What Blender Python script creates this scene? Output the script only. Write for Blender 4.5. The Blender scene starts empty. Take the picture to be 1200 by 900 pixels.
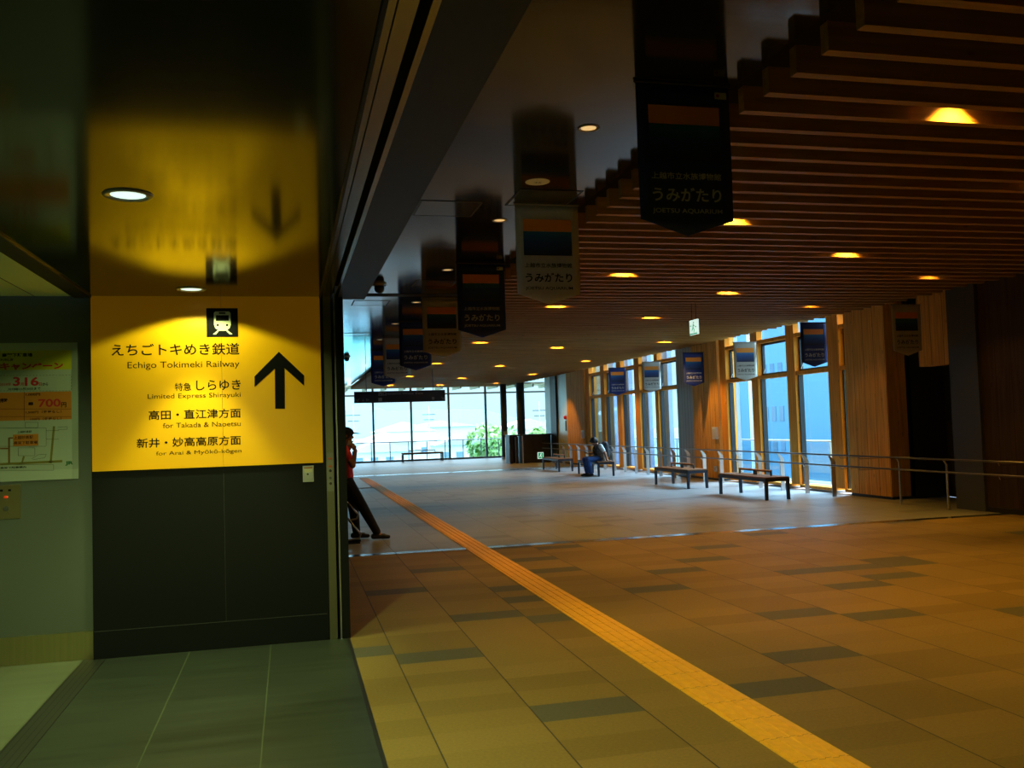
import bpy, bmesh, math, random
from mathutils import Vector, Matrix
random.seed(7)
D = bpy.data
SC = bpy.context.scene
COL = SC.collection
PI = math.pi

# ------------------------------------------------------------------ camera
F = 1064.188                                   # focal length in pixels of a 1200 px wide frame
YAW, PIT, ROL = math.radians(13.81894), math.radians(2.62324), math.radians(1.82439)
EYE = Vector((0, 0, 1.55))
fwd = Vector((math.sin(YAW)*math.cos(PIT), math.cos(YAW)*math.cos(PIT), math.sin(PIT)))
r0 = Vector((math.cos(YAW), -math.sin(YAW), 0)); d0 = fwd.cross(r0)
rgt = math.cos(ROL)*r0 + math.sin(ROL)*d0; dwn = -math.sin(ROL)*r0 + math.cos(ROL)*d0
cd = D.cameras.new('camera'); cam = D.objects.new('camera', cd); COL.objects.link(cam)
cam.matrix_world = Matrix(((rgt.x, -dwn.x, -fwd.x, EYE.x), (rgt.y, -dwn.y, -fwd.y, EYE.y), (rgt.z, -dwn.z, -fwd.z, EYE.z), (0, 0, 0, 1)))
cd.sensor_width = 36; cd.lens = F/1200*36; cd.clip_start = .05; cd.clip_end = 5000
SC.camera = cam
def at(px, py, axis, val):
    """where the sight line of a measured photo point meets a known plane of the hall"""
    d = rgt*(px-600) + dwn*(py-450) + fwd*F
    i = 'XYZ'.index(axis)
    return EYE + d*((val-EYE[i])/d[i])

# ------------------------------------------------------------------ exposure, sky
vs = SC.view_settings
vs.view_transform = 'Standard'; vs.look = 'None'; vs.exposure = 0; vs.gamma = 1; vs.use_curve_mapping = False
try:
    SC.cycles.max_bounces = 7; SC.cycles.diffuse_bounces = 4; SC.cycles.glossy_bounces = 4
    SC.cycles.transparent_max_bounces = 12; SC.cycles.caustics_reflective = False; SC.cycles.caustics_refractive = False
    SC.cycles.sample_clamp_indirect = 4; SC.cycles.use_denoising = True
except Exception: pass
SKY = 1.45
W = D.worlds.new('sky'); SC.world = W; W.use_nodes = True
nt = W.node_tree; nt.nodes.clear()
wo = nt.nodes.new('ShaderNodeOutputWorld'); bg = nt.nodes.new('ShaderNodeBackground')
tc = nt.nodes.new('ShaderNodeTexCoord'); sx = nt.nodes.new('ShaderNodeSeparateXYZ'); rp = nt.nodes.new('ShaderNodeValToRGB')
nt.links.new(tc.outputs['Generated'], sx.inputs[0]); nt.links.new(sx.outputs[2], rp.inputs[0])
nt.links.new(rp.outputs[0], bg.inputs[0]); nt.links.new(bg.outputs[0], wo.inputs[0])
rp.color_ramp.elements[0].position = 0.0; rp.color_ramp.elements[0].color = (.165, .23, .245, 1)
rp.color_ramp.elements[1].position = 1; rp.color_ramp.elements[1].color = (.95, 1.3, 1.5, 1)
e_ = rp.color_ramp.elements.new(.08); e_.color = (.17, .235, .25, 1)
e_ = rp.color_ramp.elements.new(.4); e_.color = (.72, .97, 1.1, 1)          # overcast: brightest overhead
bg.inputs[1].default_value = 4.2*SKY
sun_l = D.lights.new('sun', 'SUN'); sun_l.energy = 24; sun_l.color = (.66, .85, 1); sun_l.angle = math.radians(45)   # hazy bright side of the sky
sun = D.objects.new('sun', sun_l); COL.objects.link(sun); sun.rotation_euler = Vector((-.70, -.06, -.71)).to_track_quat('-Z', 'Y').to_euler()
def portal(name, loc, rot, sx_, sy_):
    l = D.lights.new(name, 'AREA'); l.shape = 'RECTANGLE'; l.size = sx_; l.size_y = sy_
    l.cycles.is_portal = True
    o = D.objects.new(name, l); COL.objects.link(o); o.location = loc; o.rotation_euler = rot
portal('sky_portal', (6.5, 43.75, 1.9), (-PI/2, 0, 0), 12.6, 3.6)       # glass end wall
portal('sky_portal', (11.15, 18.3, 2.0), (0, PI/2, 0), 3.9, 5.4)         # right-hand windows
portal('sky_portal', (11.15, 27.6, 2.0), (0, PI/2, 0), 3.9, 8.2)

WARM = (1, .49, .055); SLAT_W = 205          # slat ceiling lamps
NEAR = (.88, 1, .35)                        # greenish lamps of the side hall

# ------------------------------------------------------------------ materials
MATS = {}
def nodes_of(m): return m.node_tree.nodes, m.node_tree.links
def mat(name, col, rough=.5, metal=0, spec=.5, var=0, scale=(8, 8, 8), bump=0, bscale=None, emit=None, es=0, coat=0):
    if name in MATS: return MATS[name]
    m = D.materials.new(name); m.use_nodes = True; MATS[name] = m
    N, L = nodes_of(m); b = N['Principled BSDF']
    b.inputs['Base Color'].default_value = (*col, 1); b.inputs['Roughness'].default_value = rough
    b.inputs['Metallic'].default_value = metal; b.inputs['Specular IOR Level'].default_value = spec
    b.inputs['Coat Weight'].default_value = coat
    if emit: b.inputs['Emission Color'].default_value = (*emit, 1); b.inputs['Emission Strength'].default_value = es
    if var or bump:
        t = N.new('ShaderNodeTexCoord'); mp = N.new('ShaderNodeMapping'); mp.inputs['Scale'].default_value = scale
        nz = N.new('ShaderNodeTexNoise'); nz.inputs['Scale'].default_value = 1; nz.inputs['Detail'].default_value = 4
        L.new(t.outputs['Object'], mp.inputs[0]); L.new(mp.outputs[0], nz.inputs['Vector'])
        if var:
            r = N.new('ShaderNodeValToRGB'); r.color_ramp.elements[0].position = .3; r.color_ramp.elements[1].position = .7
            r.color_ramp.elements[0].color = (*[c*(1-var) for c in col], 1); r.color_ramp.elements[1].color = (*[min(1, c*(1+var)) for c in col], 1)
            L.new(nz.outputs[0], r.inputs[0]); L.new(r.outputs[0], b.inputs['Base Color'])
        if bump:
            bp = N.new('ShaderNodeBump'); bp.inputs['Strength'].default_value = bump; bp.inputs['Distance'].default_value = .01
            L.new(nz.outputs[0], bp.inputs['Height']); L.new(bp.outputs[0], b.inputs['Normal'])
    return m
def lined(m, axis, pitch, off, width, dark):
    """joint lines every `pitch` metres across the surface, in object space"""
    N, L = nodes_of(m); b = N['Principled BSDF']
    t = N.new('ShaderNodeTexCoord'); s = N.new('ShaderNodeSeparateXYZ'); L.new(t.outputs['Object'], s.inputs[0])
    a = N.new('ShaderNodeMath'); a.operation = 'SUBTRACT'; a.inputs[1].default_value = off; L.new(s.outputs['XYZ'.index(axis)], a.inputs[0])
    c = N.new('ShaderNodeMath'); c.operation = 'DIVIDE'; c.inputs[1].default_value = pitch; L.new(a.outputs[0], c.inputs[0])
    f = N.new('ShaderNodeMath'); f.operation = 'FRACT'; L.new(c.outputs[0], f.inputs[0])
    g = N.new('ShaderNodeMath'); g.operation = 'LESS_THAN'; g.inputs[1].default_value = width/pitch; L.new(f.outputs[0], g.inputs[0])
    mx = N.new('ShaderNodeMixRGB'); mx.inputs[2].default_value = (*dark, 1)
    src = b.inputs['Base Color']
    if src.is_linked: L.new(src.links[0].from_socket, mx.inputs[1])
    else: mx.inputs[1].default_value = src.default_value
    L.new(g.outputs[0], mx.inputs[0]); L.new(mx.outputs[0], src)
    return m
def wood(name, col, grain, rough=.65, var=.3, dark=.55):
    """timber with long grain along axis `grain` and a few knots"""
    m = D.materials.new(name); m.use_nodes = True; MATS[name] = m
    N, L = nodes_of(m); b = N['Principled BSDF']; b.inputs['Roughness'].default_value = rough; b.inputs['Specular IOR Level'].default_value = .12
    t = N.new('ShaderNodeTexCoord'); mp = N.new('ShaderNodeMapping')
    s = [14, 14, 14]; s['XYZ'.index(grain)] = .7; mp.inputs['Scale'].default_value = s
    nz = N.new('ShaderNodeTexNoise'); nz.inputs['Scale'].default_value = 1.6; nz.inputs['Detail'].default_value = 5; nz.inputs['Distortion'].default_value = .6
    L.new(t.outputs['Object'], mp.inputs[0]); L.new(mp.outputs[0], nz.inputs['Vector'])
    r = N.new('ShaderNodeValToRGB'); r.color_ramp.elements[0].position = .3; r.color_ramp.elements[1].position = .72
    r.color_ramp.elements[0].color = (*[c*(1-var) for c in col], 1); r.color_ramp.elements[1].color = (*[min(1, c*(1+var)) for c in col], 1)
    L.new(nz.outputs[0], r.inputs[0])
    mp2 = N.new('ShaderNodeMapping'); s2 = [7, 7, 7]; s2['XYZ'.index(grain)] = 2.6; mp2.inputs['Scale'].default_value = s2
    v = N.new('ShaderNodeTexVoronoi'); v.inputs['Scale'].default_value = 1; L.new(t.outputs['Object'], mp2.inputs[0]); L.new(mp2.outputs[0], v.inputs['Vector'])
    k = N.new('ShaderNodeValToRGB'); k.color_ramp.elements[0].position = .05; k.color_ramp.elements[1].position = .13
    k.color_ramp.elements[0].color = (dark, dark, dark, 1); k.color_ramp.elements[1].color = (1, 1, 1, 1); L.new(v.outputs['Distance'], k.inputs[0])
    mx = N.new('ShaderNodeMixRGB'); mx.blend_type = 'MULTIPLY'; mx.inputs[0].default_value = 1
    L.new(r.outputs[0], mx.inputs[1]); L.new(k.outputs[0], mx.inputs[2]); L.new(mx.outputs[0], b.inputs['Base Color'])
    return m
def glass(name, tint=(.86, .95, 1), refl=.5):
    m = D.materials.new(name); m.use_nodes = True; MATS[name] = m
    N, L = nodes_of(m); N.remove(N['Principled BSDF'])
    tr = N.new('ShaderNodeBsdfTransparent'); tr.inputs[0].default_value = (*tint, 1)
    gl = N.new('ShaderNodeBsdfGlossy'); gl.inputs['Roughness'].default_value = .02; gl.inputs[0].default_value = (refl, refl, refl, 1)
    fr = N.new('ShaderNodeFresnel'); fr.inputs[0].default_value = 1.45
    gm = N.new('ShaderNodeNewGeometry'); mr = N.new('ShaderNodeMapRange'); mr.inputs[3].default_value = 1.45; mr.inputs[4].default_value = 1/1.45
    L.new(gm.outputs['Backfacing'], mr.inputs[0]); L.new(mr.outputs[0], fr.inputs[0])      # both faces of a thin pane reflect alike
    mx = N.new('ShaderNodeMixShader'); L.new(fr.outputs[0], mx.inputs[0]); L.new(tr.outputs[0], mx.inputs[1]); L.new(gl.outputs[0], mx.inputs[2])
    L.new(mx.outputs[0], N['Material Output'].inputs[0])
    return m

M_tileA = mat('tile_tan', (.23, .16, .05), .6, spec=.25, var=.10, scale=(60, 60, 60))
M_tileB = mat('tile_tan_pale', (.25, .172, .056), .6, spec=.25, var=.10, scale=(60, 60, 60))
M_tileC = mat('tile_tan_deep', (.2, .138, .042), .6, spec=.25, var=.10, scale=(60, 60, 60))
M_tileD = mat('tile_charcoal', (.105, .10, .075), .6, spec=.25, var=.12, scale=(60, 60, 60))
M_greyA = mat('tile_grey', (.235, .24, .245), .38, spec=.4, var=.08, scale=(60, 60, 60))
M_greyB = mat('tile_grey_pale', (.26, .262, .265), .38, spec=.4, var=.08, scale=(60, 60, 60))
M_greyD = mat('tile_grey_dark', (.165, .168, .172), .38, spec=.4, var=.08, scale=(60, 60, 60))
for _m in (M_tileA, M_tileB, M_tileC, M_tileD, M_greyA, M_greyB, M_greyD): lined(_m, 'X', .5775, .6705-.004, .008, (.05, .04, .03))
M_slate = mat('slate_floor', (.027, .037, .029), .42, spec=.4, var=.25, scale=(1.2, 16, 1)); lined(M_slate, 'X', .565, -.165-.003, .006, (.075, .10, .06)); lined(M_slate, 'Y', 1.6, .35, .005, (.045, .055, .04))
M_cream = mat('cream_floor', (.115, .14, .095), .42, spec=.4, var=.08, scale=(1.2, 10, 1)); lined(M_cream, 'X', .43, -1.885, .005, (.09, .1, .06)); lined(M_cream, 'Y', .31, .0, .004, (.15, .155, .1))
M_joint = mat('joint_strip', (.06, .07, .06), .4, metal=.6); lined(M_joint, 'X', .035, 0, .005, (.015, .015, .015))
M_black = mat('black_paint', (.012, .013, .014), .45)
M_void = mat('ceiling_void', (.006, .006, .006), .8)
M_panel = mat('dark_wall_panel', (.0055, .0068, .008), .55, spec=.15, var=.05, scale=(3, 3, 3))
M_sidewall = mat('pale_wall', (.078, .10, .088), .6, var=.03, scale=(2, 2, 2))
M_kick = mat('brushed_brass_kick', (.52, .47, .25), .28, metal=1, var=.06, scale=(40, 1, 1))
M_lowceil = mat('gloss_dark_ceiling', (.016, .016, .015), .11, spec=.5); lined(M_lowceil, 'Y', .85, .229, .010, (.002, .002, .002))
M_whiteceil = mat('white_plank_ceiling', (.80, .92, .62), .5); lined(M_whiteceil, 'X', .245, -1.745, .008, (.06, .06, .03))
M_metalceil = mat('grey_metal_ceiling', (.016, .017, .018), .10, spec=.42, bump=.04, scale=(.2, 9, 1)); lined(M_metalceil, 'Y', .297, .05, .006, (.012, .012, .012)); lined(M_metalceil, 'X', 1.2, .675, .012, (.006, .006, .006))
M_soffit = mat('grey_soffit', (.022, .023, .025), .5, spec=.12); lined(M_soffit, 'Y', 3.3, .33, .010, (.02, .02, .02))
M_steel = mat('steel', (.62, .64, .66), .25, metal=1)
M_brushed = mat('brushed_steel', (.55, .57, .58), .38, metal=1, var=.06, scale=(2, 2, 60))
M_trackst = mat('warm_steel', (.42, .38, .20), .22, metal=1)
M_strip = mat('threshold_steel', (.62, .72, .8), .2, metal=1, var=.35, scale=(1.2, 1, 1)); lined(M_strip, 'X', 1.155, .09, .02, (.03, .03, .03))
M_slat = wood('slat_timber', (.40, .215, .06), 'X', rough=.55, var=.2, dark=.7)
M_wallwood = wood('cedar_boards', (.74, .38, .075), 'Z', var=.25, dark=.6); lined(M_wallwood, 'Y', .31, 14.35, .008, (.07, .03, .01))
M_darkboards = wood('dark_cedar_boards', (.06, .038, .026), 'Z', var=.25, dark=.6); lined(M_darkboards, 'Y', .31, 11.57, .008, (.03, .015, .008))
M_postwood = wood('window_timber', (.86, .34, .045), 'Z', var=.2, dark=.6)
M_greypanel = mat('grey_grooved_panel', (.33, .31, .28), .5, var=.08, scale=(6, 6, 1)); lined(M_greypanel, 'Y', .18, 22.48, .014, (.06, .06, .06))
M_palepanel = mat('pale_metal_panel', (.50, .56, .56), .35, metal=.3, var=.05, scale=(6, 6, 1)); lined(M_palepanel, 'Y', .22, 33.9, .014, (.16, .18, .18))
M_alu = mat('dark_aluminium', (.05, .055, .06), .4, metal=.7)
M_mull = mat('grey_mullion', (.16, .16, .16), .4, metal=.5)
M_glass = glass('window_glass')
M_tact = mat('tactile_yellow', (.95, .50, .035), .5, var=.08, scale=(20, 20, 20)); lined(M_tact, 'Y', .3, .12, .006, (.5, .24, .02))
M_bframe = mat('bench_steel', (.025, .032, .048), .4, metal=.5)
M_bwood = wood('bench_timber', (.17, .08, .035), 'Y', var=.25)
M_navy = mat('navy_cloth', (.010, .030, .20), .75, var=.06, scale=(30, 30, 30))
M_grey = mat('pale_grey_cloth', (.46, .47, .43), .75, var=.04, scale=(30, 30, 30))
M_orange = mat('orange_print', (.80, .27, .02), .7)
M_arm = wood('armrest_timber_lit', (.42, .18, .05), 'Y', var=.2)  # lighter than the seat: orange light on the tops put into the colour
M_ink = mat('black_ink', (.004, .004, .004), .7, spec=.1)
M_white = mat('white_ink', (.78, .78, .74), .6)
M_navyink = mat('pale_ink', (.58, .62, .62), .6)
def sea(name, a, b, c):
    m = mat(name, a, .7); N, L = nodes_of(m); bb = N['Principled BSDF']
    t = N.new('ShaderNodeTexCoord'); s = N.new('ShaderNodeSeparateXYZ'); L.new(t.outputs['Object'], s.inputs[0])
    mr = N.new('ShaderNodeMapRange'); mr.inputs[1].default_value = -.495; mr.inputs[2].default_value = -.265; L.new(s.outputs[2], mr.inputs[0])
    r = N.new('ShaderNodeValToRGB'); r.color_ramp.elements[0].color = (*c, 1); r.color_ramp.elements[1].color = (*a, 1)
    k = r.color_ramp.elements.new(.55); k.color = (*b, 1); L.new(mr.outputs[0], r.inputs[0]); L.new(r.outputs[0], bb.inputs['Base Color'])
    return m
M_sea = sea('sea_print', (.015, .14, .36), (.008, .05, .22), (.006, .012, .06))
M_signy = mat('sign_yellow_glow', (.86, .44, .004), .35, spec=.35, emit=(1, .40, .004), es=.05)  # faint glow added to the face; the real sign is not backlit
M_lens = mat('lamp_lens', (.9, .95, .9), .4, emit=(.72, 1, .88), es=1.1)
M_lensw = mat('warm_lens', (.9, .8, .5), .4, emit=(1, .62, .22), es=9)
M_lensy = mat('dim_lens', (.8, .7, .4), .4, emit=(1, .66, .26), es=.75)
M_ring = mat('lamp_ring', (.30, .31, .30), .35, metal=.4)
M_reflector = mat('lamp_reflector', (.75, .78, .74), .25, metal=.6)
M_paper = mat('poster_paper', (.29, .36, .30), .55)
M_pyel = mat('poster_yellow', (.36, .37, .005), .55)
M_pora = mat('poster_orange', (.40, .145, .005), .55)
M_pred = mat('poster_red', (.36, .01, .014), .55)
M_pbrn = mat('poster_brown', (.16, .085, .012), .55)
M_polv = mat('poster_olive', (.15, .14, .015), .55)
M_pgrn = mat('poster_green', (.005, .11, .03), .55)
M_led = mat('red_indicator', (.4, .03, .01), .3, emit=(1, .08, .01), es=.35)
M_box = mat('white_plastic', (.78, .79, .78), .4)
M_exitw = mat('exit_white', (.8, .9, .85), .4, emit=(.75, 1, .88), es=.9)
M_exitg = mat('exit_green', (.0, .35, .16), .4, emit=(0, .42, .18), es=.5)
M_alarm = mat('alarm_red', (.75, .01, .03), .35)
M_kiosk = mat('kiosk_black', (.022, .020, .021), .4)
M_concrete = mat('pale_concrete', (.45, .47, .47), .8, var=.1, scale=(2, 2, 2))

# ------------------------------------------------------------------ mesh helpers
class MB:
    def __init__(s): s.bm = bmesh.new(); s.mi = 0
    def _add(s, fn):
        n = len(s.bm.faces); fn(); s.bm.faces.ensure_lookup_table()
        for f in s.bm.faces[n:]: f.material_index = s.mi
    def box(s, x0, x1, y0, y1, z0, z1, rot=None):
        c = Vector(((x0+x1)/2, (y0+y1)/2, (z0+z1)/2))
        m = Matrix.Translation(c)
        if rot is not None: m = m @ rot
        m = m @ Matrix.Diagonal((abs(x1-x0), abs(y1-y0), abs(z1-z0), 1))
        s._add(lambda: bmesh.ops.create_cube(s.bm, size=1, matrix=m)); return s
    def bar(s, a, b, r, r2=None, n=10, cap=True):
        a, b = Vector(a), Vector(b); v = b-a
        m = Matrix.Translation((a+b)/2) @ v.to_track_quat('Z', 'Y').to_matrix().to_4x4()
        s._add(lambda: bmesh.ops.create_cone(s.bm, cap_ends=cap, segments=n, radius1=r, radius2=r if r2 is None else r2, depth=v.length, matrix=m)); return s
    def beam(s, a, b, w, h, up=(0, 0, 1)):
        a, b = Vector(a), Vector(b); v = b-a; z = v.normalized(); x = Vector(up).cross(z).normalized(); y = z.cross(x)
        m = Matrix.Translation((a+b)/2) @ Matrix((x, y, z)).transposed().to_4x4() @ Matrix.Diagonal((w, h, v.length, 1))
        s._add(lambda: bmesh.ops.create_cube(s.bm, size=1, matrix=m)); return s
    def ball(s, c, r, sc=(1, 1, 1), rot=None, seg=16):
        m = Matrix.Translation(c)
        if rot is not None: m = m @ rot
        m = m @ Matrix.Diagonal((*sc, 1))
        s._add(lambda: bmesh.ops.create_uvsphere(s.bm, u_segments=seg, v_segments=max(6, seg*2//3), radius=r, matrix=m)); return s
    def cap(s, a, ra, b, rb, n=14):                       # tapered capsule
        s.ball(a, ra, seg=n); s.ball(b, rb, seg=n); return s.bar(a, b, ra, rb, n)
    def poly(s, pts, d):                                  # prism: pts in 3-D, pushed by vector d
        def f():
            d_ = Vector(d); n = len(pts)
            A = [s.bm.verts.new(p) for p in pts]; B = [s.bm.verts.new(Vector(p)+d_) for p in pts]
            s.bm.faces.new(A); s.bm.faces.new(B[::-1])
            for i in range(n): s.bm.faces.new((A[i], B[i], B[(i+1) % n], A[(i+1) % n]))
        s._add(f); return s
    def lathe(s, prof, c=(0, 0, 0), n=24):                # (r, z) profile round the Z axis
        def f():
            rings = [[s.bm.verts.new((c[0]+r*math.cos(2*PI*k/n), c[1]+r*math.sin(2*PI*k/n), c[2]+z)) for k in range(n)] for r, z in prof]
            for A, B in zip(rings, rings[1:]):
                for k in range(n): s.bm.faces.new((A[k], A[(k+1) % n], B[(k+1) % n], B[k]))
        s._add(f); return s
    def disc(s, c, r, n=24):
        def f(): s.bm.faces.new([s.bm.verts.new((c[0]+r*math.cos(2*PI*k/n), c[1]+r*math.sin(2*PI*k/n), c[2])) for k in range(n)])
        s._add(f); return s
    def mesh(s, name, mats, smooth=False, bevel=0):
        bmesh.ops.recalc_face_normals(s.bm, faces=s.bm.faces[:])
        if bevel: bmesh.ops.bevel(s.bm, geom=s.bm.edges[:], offset=bevel, segments=2, affect='EDGES', profile=.6)
        me = D.meshes.new(name); s.bm.to_mesh(me); s.bm.free()
        for m in (mats if isinstance(mats, (list, tuple)) else [mats]): me.materials.append(m)
        if smooth:
            for p in me.polygons: p.use_smooth = True
        return me
    def build(s, name, mats, parent=None, loc=(0, 0, 0), rot=(0, 0, 0), smooth=False, bevel=0):
        o = D.objects.new(name, s.mesh(name, mats, smooth, bevel)); COL.objects.link(o)
        o.location = loc; o.rotation_euler = rot
        if parent: o.parent = parent
        return o
def tag(o, label=None, cat=None, group=None, kind=None):
    if label: o['label'] = label
    if cat: o['category'] = cat
    if group: o['group'] = group
    if kind: o['kind'] = kind
    return o
def thing(name, label, cat, loc=(0, 0, 0), rz=0, group=None):
    o = D.objects.new(name, None); COL.objects.link(o); o.empty_display_size = .1
    o.location = loc; o.rotation_euler = (0, 0, rz)
    return tag(o, label, cat, group)
def struct(name, mb, m, parent=None, loc=(0, 0, 0), label=None, bevel=0):
    o = mb.build(name, m, parent, loc, bevel=bevel)
    if parent is None: tag(o, label, None, None, 'structure')
    return o
def dup(root, loc, rz=None, label=None, group=None):
    r = root.copy(); COL.objects.link(r); r.location = loc
    if rz is not None: r.rotation_euler = (0, 0, rz)
    if label: r['label'] = label
    if group: r['group'] = group
    for ch in list(root.children):
        c = ch.copy(); COL.objects.link(c); c.parent = r
        for g in list(ch.children):
            d = g.copy(); COL.objects.link(d); d.parent = c
    return r
def text(name, s, m, parent, rect, y, bold=0, face='-Y', thick=.0006, loc=None):
    """lettering fitted into rect (x0, z0, x1, z1) of the parent's XZ plane"""
    c = D.curves.new(name, 'FONT'); c.body = s; c.offset = bold; c.extrude = 0; c.resolution_u = 3
    o = D.objects.new(name, c); COL.objects.link(o); bpy.context.view_layer.update()
    me = D.meshes.new_from_object(o.evaluated_get(bpy.context.evaluated_depsgraph_get()))
    D.objects.remove(o); D.curves.remove(c)
    X = [v.co.x for v in me.vertices]; Y = [v.co.y for v in me.vertices]
    x0, x1, y0, y1 = min(X), max(X), min(Y), max(Y)
    for v in me.vertices:
        u = (v.co.x-x0)/(x1-x0); w = (v.co.y-y0)/(y1-y0)
        v.co = (rect[0]+u*(rect[2]-rect[0]), 0, rect[1]+w*(rect[3]-rect[1]))
    me.name = name; me.materials.clear(); me.materials.append(m)
    # each word becomes a part of its own: cut where the gap between strokes is wider than a letter space
    spans = sorted((min(me.vertices[k].co.x for k in p.vertices), max(me.vertices[k].co.x for k in p.vertices)) for p in me.polygons)
    gap = .17*(rect[2]-rect[0])/(x1-x0); cuts = []; hi = spans[0][1]
    for lo, h in spans:
        if lo-hi > gap: cuts.append((lo+hi)/2)
        hi = max(hi, h)
    meshes = [me]
    if cuts:
        meshes = []; lim = [-1e9]+cuts+[1e9]
        for lo, h in zip(lim, lim[1:]):
            b = bmesh.new(); b.from_mesh(me)
            bmesh.ops.delete(b, geom=[f for f in b.faces if not lo < f.calc_center_median().x < h], context='FACES')
            w = D.meshes.new(name); b.to_mesh(w); b.free(); w.materials.clear(); w.materials.append(m); meshes.append(w)
    for w in meshes:
        t = D.objects.new(name, w); COL.objects.link(t); t.location = (0, y, 0)
        if parent: t.parent = parent
    return t

# ------------------------------------------------------------------ the setting
HY0 = -5.0      # back of the hall, behind the viewer
# floor of the concourse: one tile per face
def floor_tiles():
    bm = bmesh.new(); rnd = random.Random(3)
    named = {(-1, 6): 1, (0, 5): 1, (0, 14): 1, (1, 9): 1, (1, 0): 1, (1, 18): 1, (2, 8): 1, (3, 0): 1, (4, 2): 1, (5, 6): 1, (6, 5): 1, (7, 9): 1,
             (9, 13): 1, (8, 12): 1, (4, 11): 1, (5, 14): 1, (2, 13): 1, (3, 16): 1, (3, 19): 1, (6, 16): 1, (7, 19): 1, (8, 4): 1}
    for c in range(-1, 18):
        xa = .6705+.5775*c; xb = xa+.5775
        if c == -1: xa = .405
        for r in range(-34, 136):
            ya = 4.648+.2865*r; yb = ya+.2865
            grey = ya > 11.45
            if ya < 11.45 < yb: yb = 11.45
            if ya < HY0 or yb > 43.6: continue
            f = bm.faces.new([bm.verts.new(p) for p in ((xa, ya, 0), (xb, ya, 0), (xb, yb, 0), (xa, yb, 0))])
            k = rnd.random()
            if not grey:
                f.material_index = 3 if (c, r) in named or (r > 9 and k < .07) else (0 if k < .5 else 1 if k < .75 else 2)
            else: f.material_index = 6 if k < .1 else (4 if k < .6 else 5)
    bmesh.ops.recalc_face_normals(bm, faces=bm.faces[:])
    for f in bm.faces:
        if f.normal.z < 0: f.normal_flip()
    mb = MB(); mb.bm.free(); mb.bm = bm
    me = D.meshes.new('floor'); bm.to_mesh(me); bm.free()
    for m in (M_tileA, M_tileB, M_tileC, M_tileD, M_greyA, M_greyB, M_greyD): me.materials.append(m)
    o = D.objects.new('floor', me); COL.objects.link(o); tag(o, None, None, None, 'structure')
floor_tiles()
struct('floor', MB().box(-1.29, .395, HY0, 7.05, -.12, -.001), M_slate)
struct('floor', MB().box(-6.5, -1.445, HY0, 7.05, -.12, -.001), M_cream)
struct('floor', MB().box(10.9, 11.7, 10.5, 14.4, -.12, -.004), M_greyD)
struct('trim_1', MB().box(-1.445, -1.29, HY0, 7.05, -.12, .0), M_joint)
struct('trim_2', MB().box(.385, .408, HY0, 7.0, -.12, .0015), M_black)
struct('floor', MB().box(-6.6, 12.8, HY0, 43.9, -.4, -.13), M_concrete)
for i, (y, w) in enumerate(((11.40, .17), (31.0, .5))):
    struct('trim_%d' % (3+i), MB().box(.42, 10.4, y, y+w, -.05, .004), M_strip)

# side hall ceilings
struct('ceiling', MB().box(-1.36, .235, HY0, 7.02, 2.572, 2.70), M_lowceil)
struct('trim_5', MB().box(-1.478, -1.36, HY0, 7.02, 2.560, 2.70), M_black)
struct('ceiling', MB().box(-6.5, -1.478, HY0, 7.02, 2.575, 2.70), M_whiteceil)
# shutter track in the ceiling between side hall and concourse
tk = D.objects.new('trim_6', None); COL.objects.link(tk); tag(tk, None, None, None, 'structure')
MB().box(.235, .247, HY0, 7.02, 2.560, 2.70).build('rail_edge', M_panel, tk)
MB().box(.247, .268, HY0, 7.02, 2.566, 2.70).build('rail_lip', M_trackst, tk)
MB().box(.268, .274, HY0, 7.02, 2.60, 2.70).build('rail_groove', M_black, tk)
MB().box(.274, .322, HY0, 7.02, 2.572, 2.70).build('rail_plate', M_trackst, tk)
MB().box(.322, .352, HY0, 7.02, 2.66, 2.70).build('shutter_slot', M_void, tk)
MB().box(.352, .372, HY0, 7.02, 2.566, 2.70).build('rail_lip', M_trackst, tk)
struct('ceiling', MB().box(.372, .585, HY0, 7.10, 2.568, 3.70), M_soffit)
# concourse: glossy metal ceiling, black void above the slats
struct('ceiling', MB().box(.585, 2.80, HY0, 7.1, 3.67, 4.1).box(.2, 2.80, 7.1, 43.6, 3.67, 4.1), M_metalceil)
struct('ceiling', MB().box(2.80, 11.1, HY0, 43.9, 3.98, 4.1).box(11.1, 13.0, HY0, 15.5, 3.98, 4.1).box(11.1, 13.0, 36.5, 43.9, 3.98, 4.1), M_void)
struct('trim_7', MB().box(.585, 2.80, 14.15, 14.42, 3.664, 3.69), M_void)
sl = MB()
for k in range(-17, 123):
    y1 = 5.218+.312*k
    sl.box(2.84+.004*math.sin(k*7), 10.42+.03*math.sin(k*3.1), y1-.07, y1, 3.5, 3.66)
struct('ceiling', sl, M_slat)
hg = MB()
for x in (3.4, 5.3, 7.9, 10.0): hg.box(x, x+.05, HY0+.2, 43.4, 3.66, 3.70)
struct('ceiling', hg, M_void)

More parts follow.
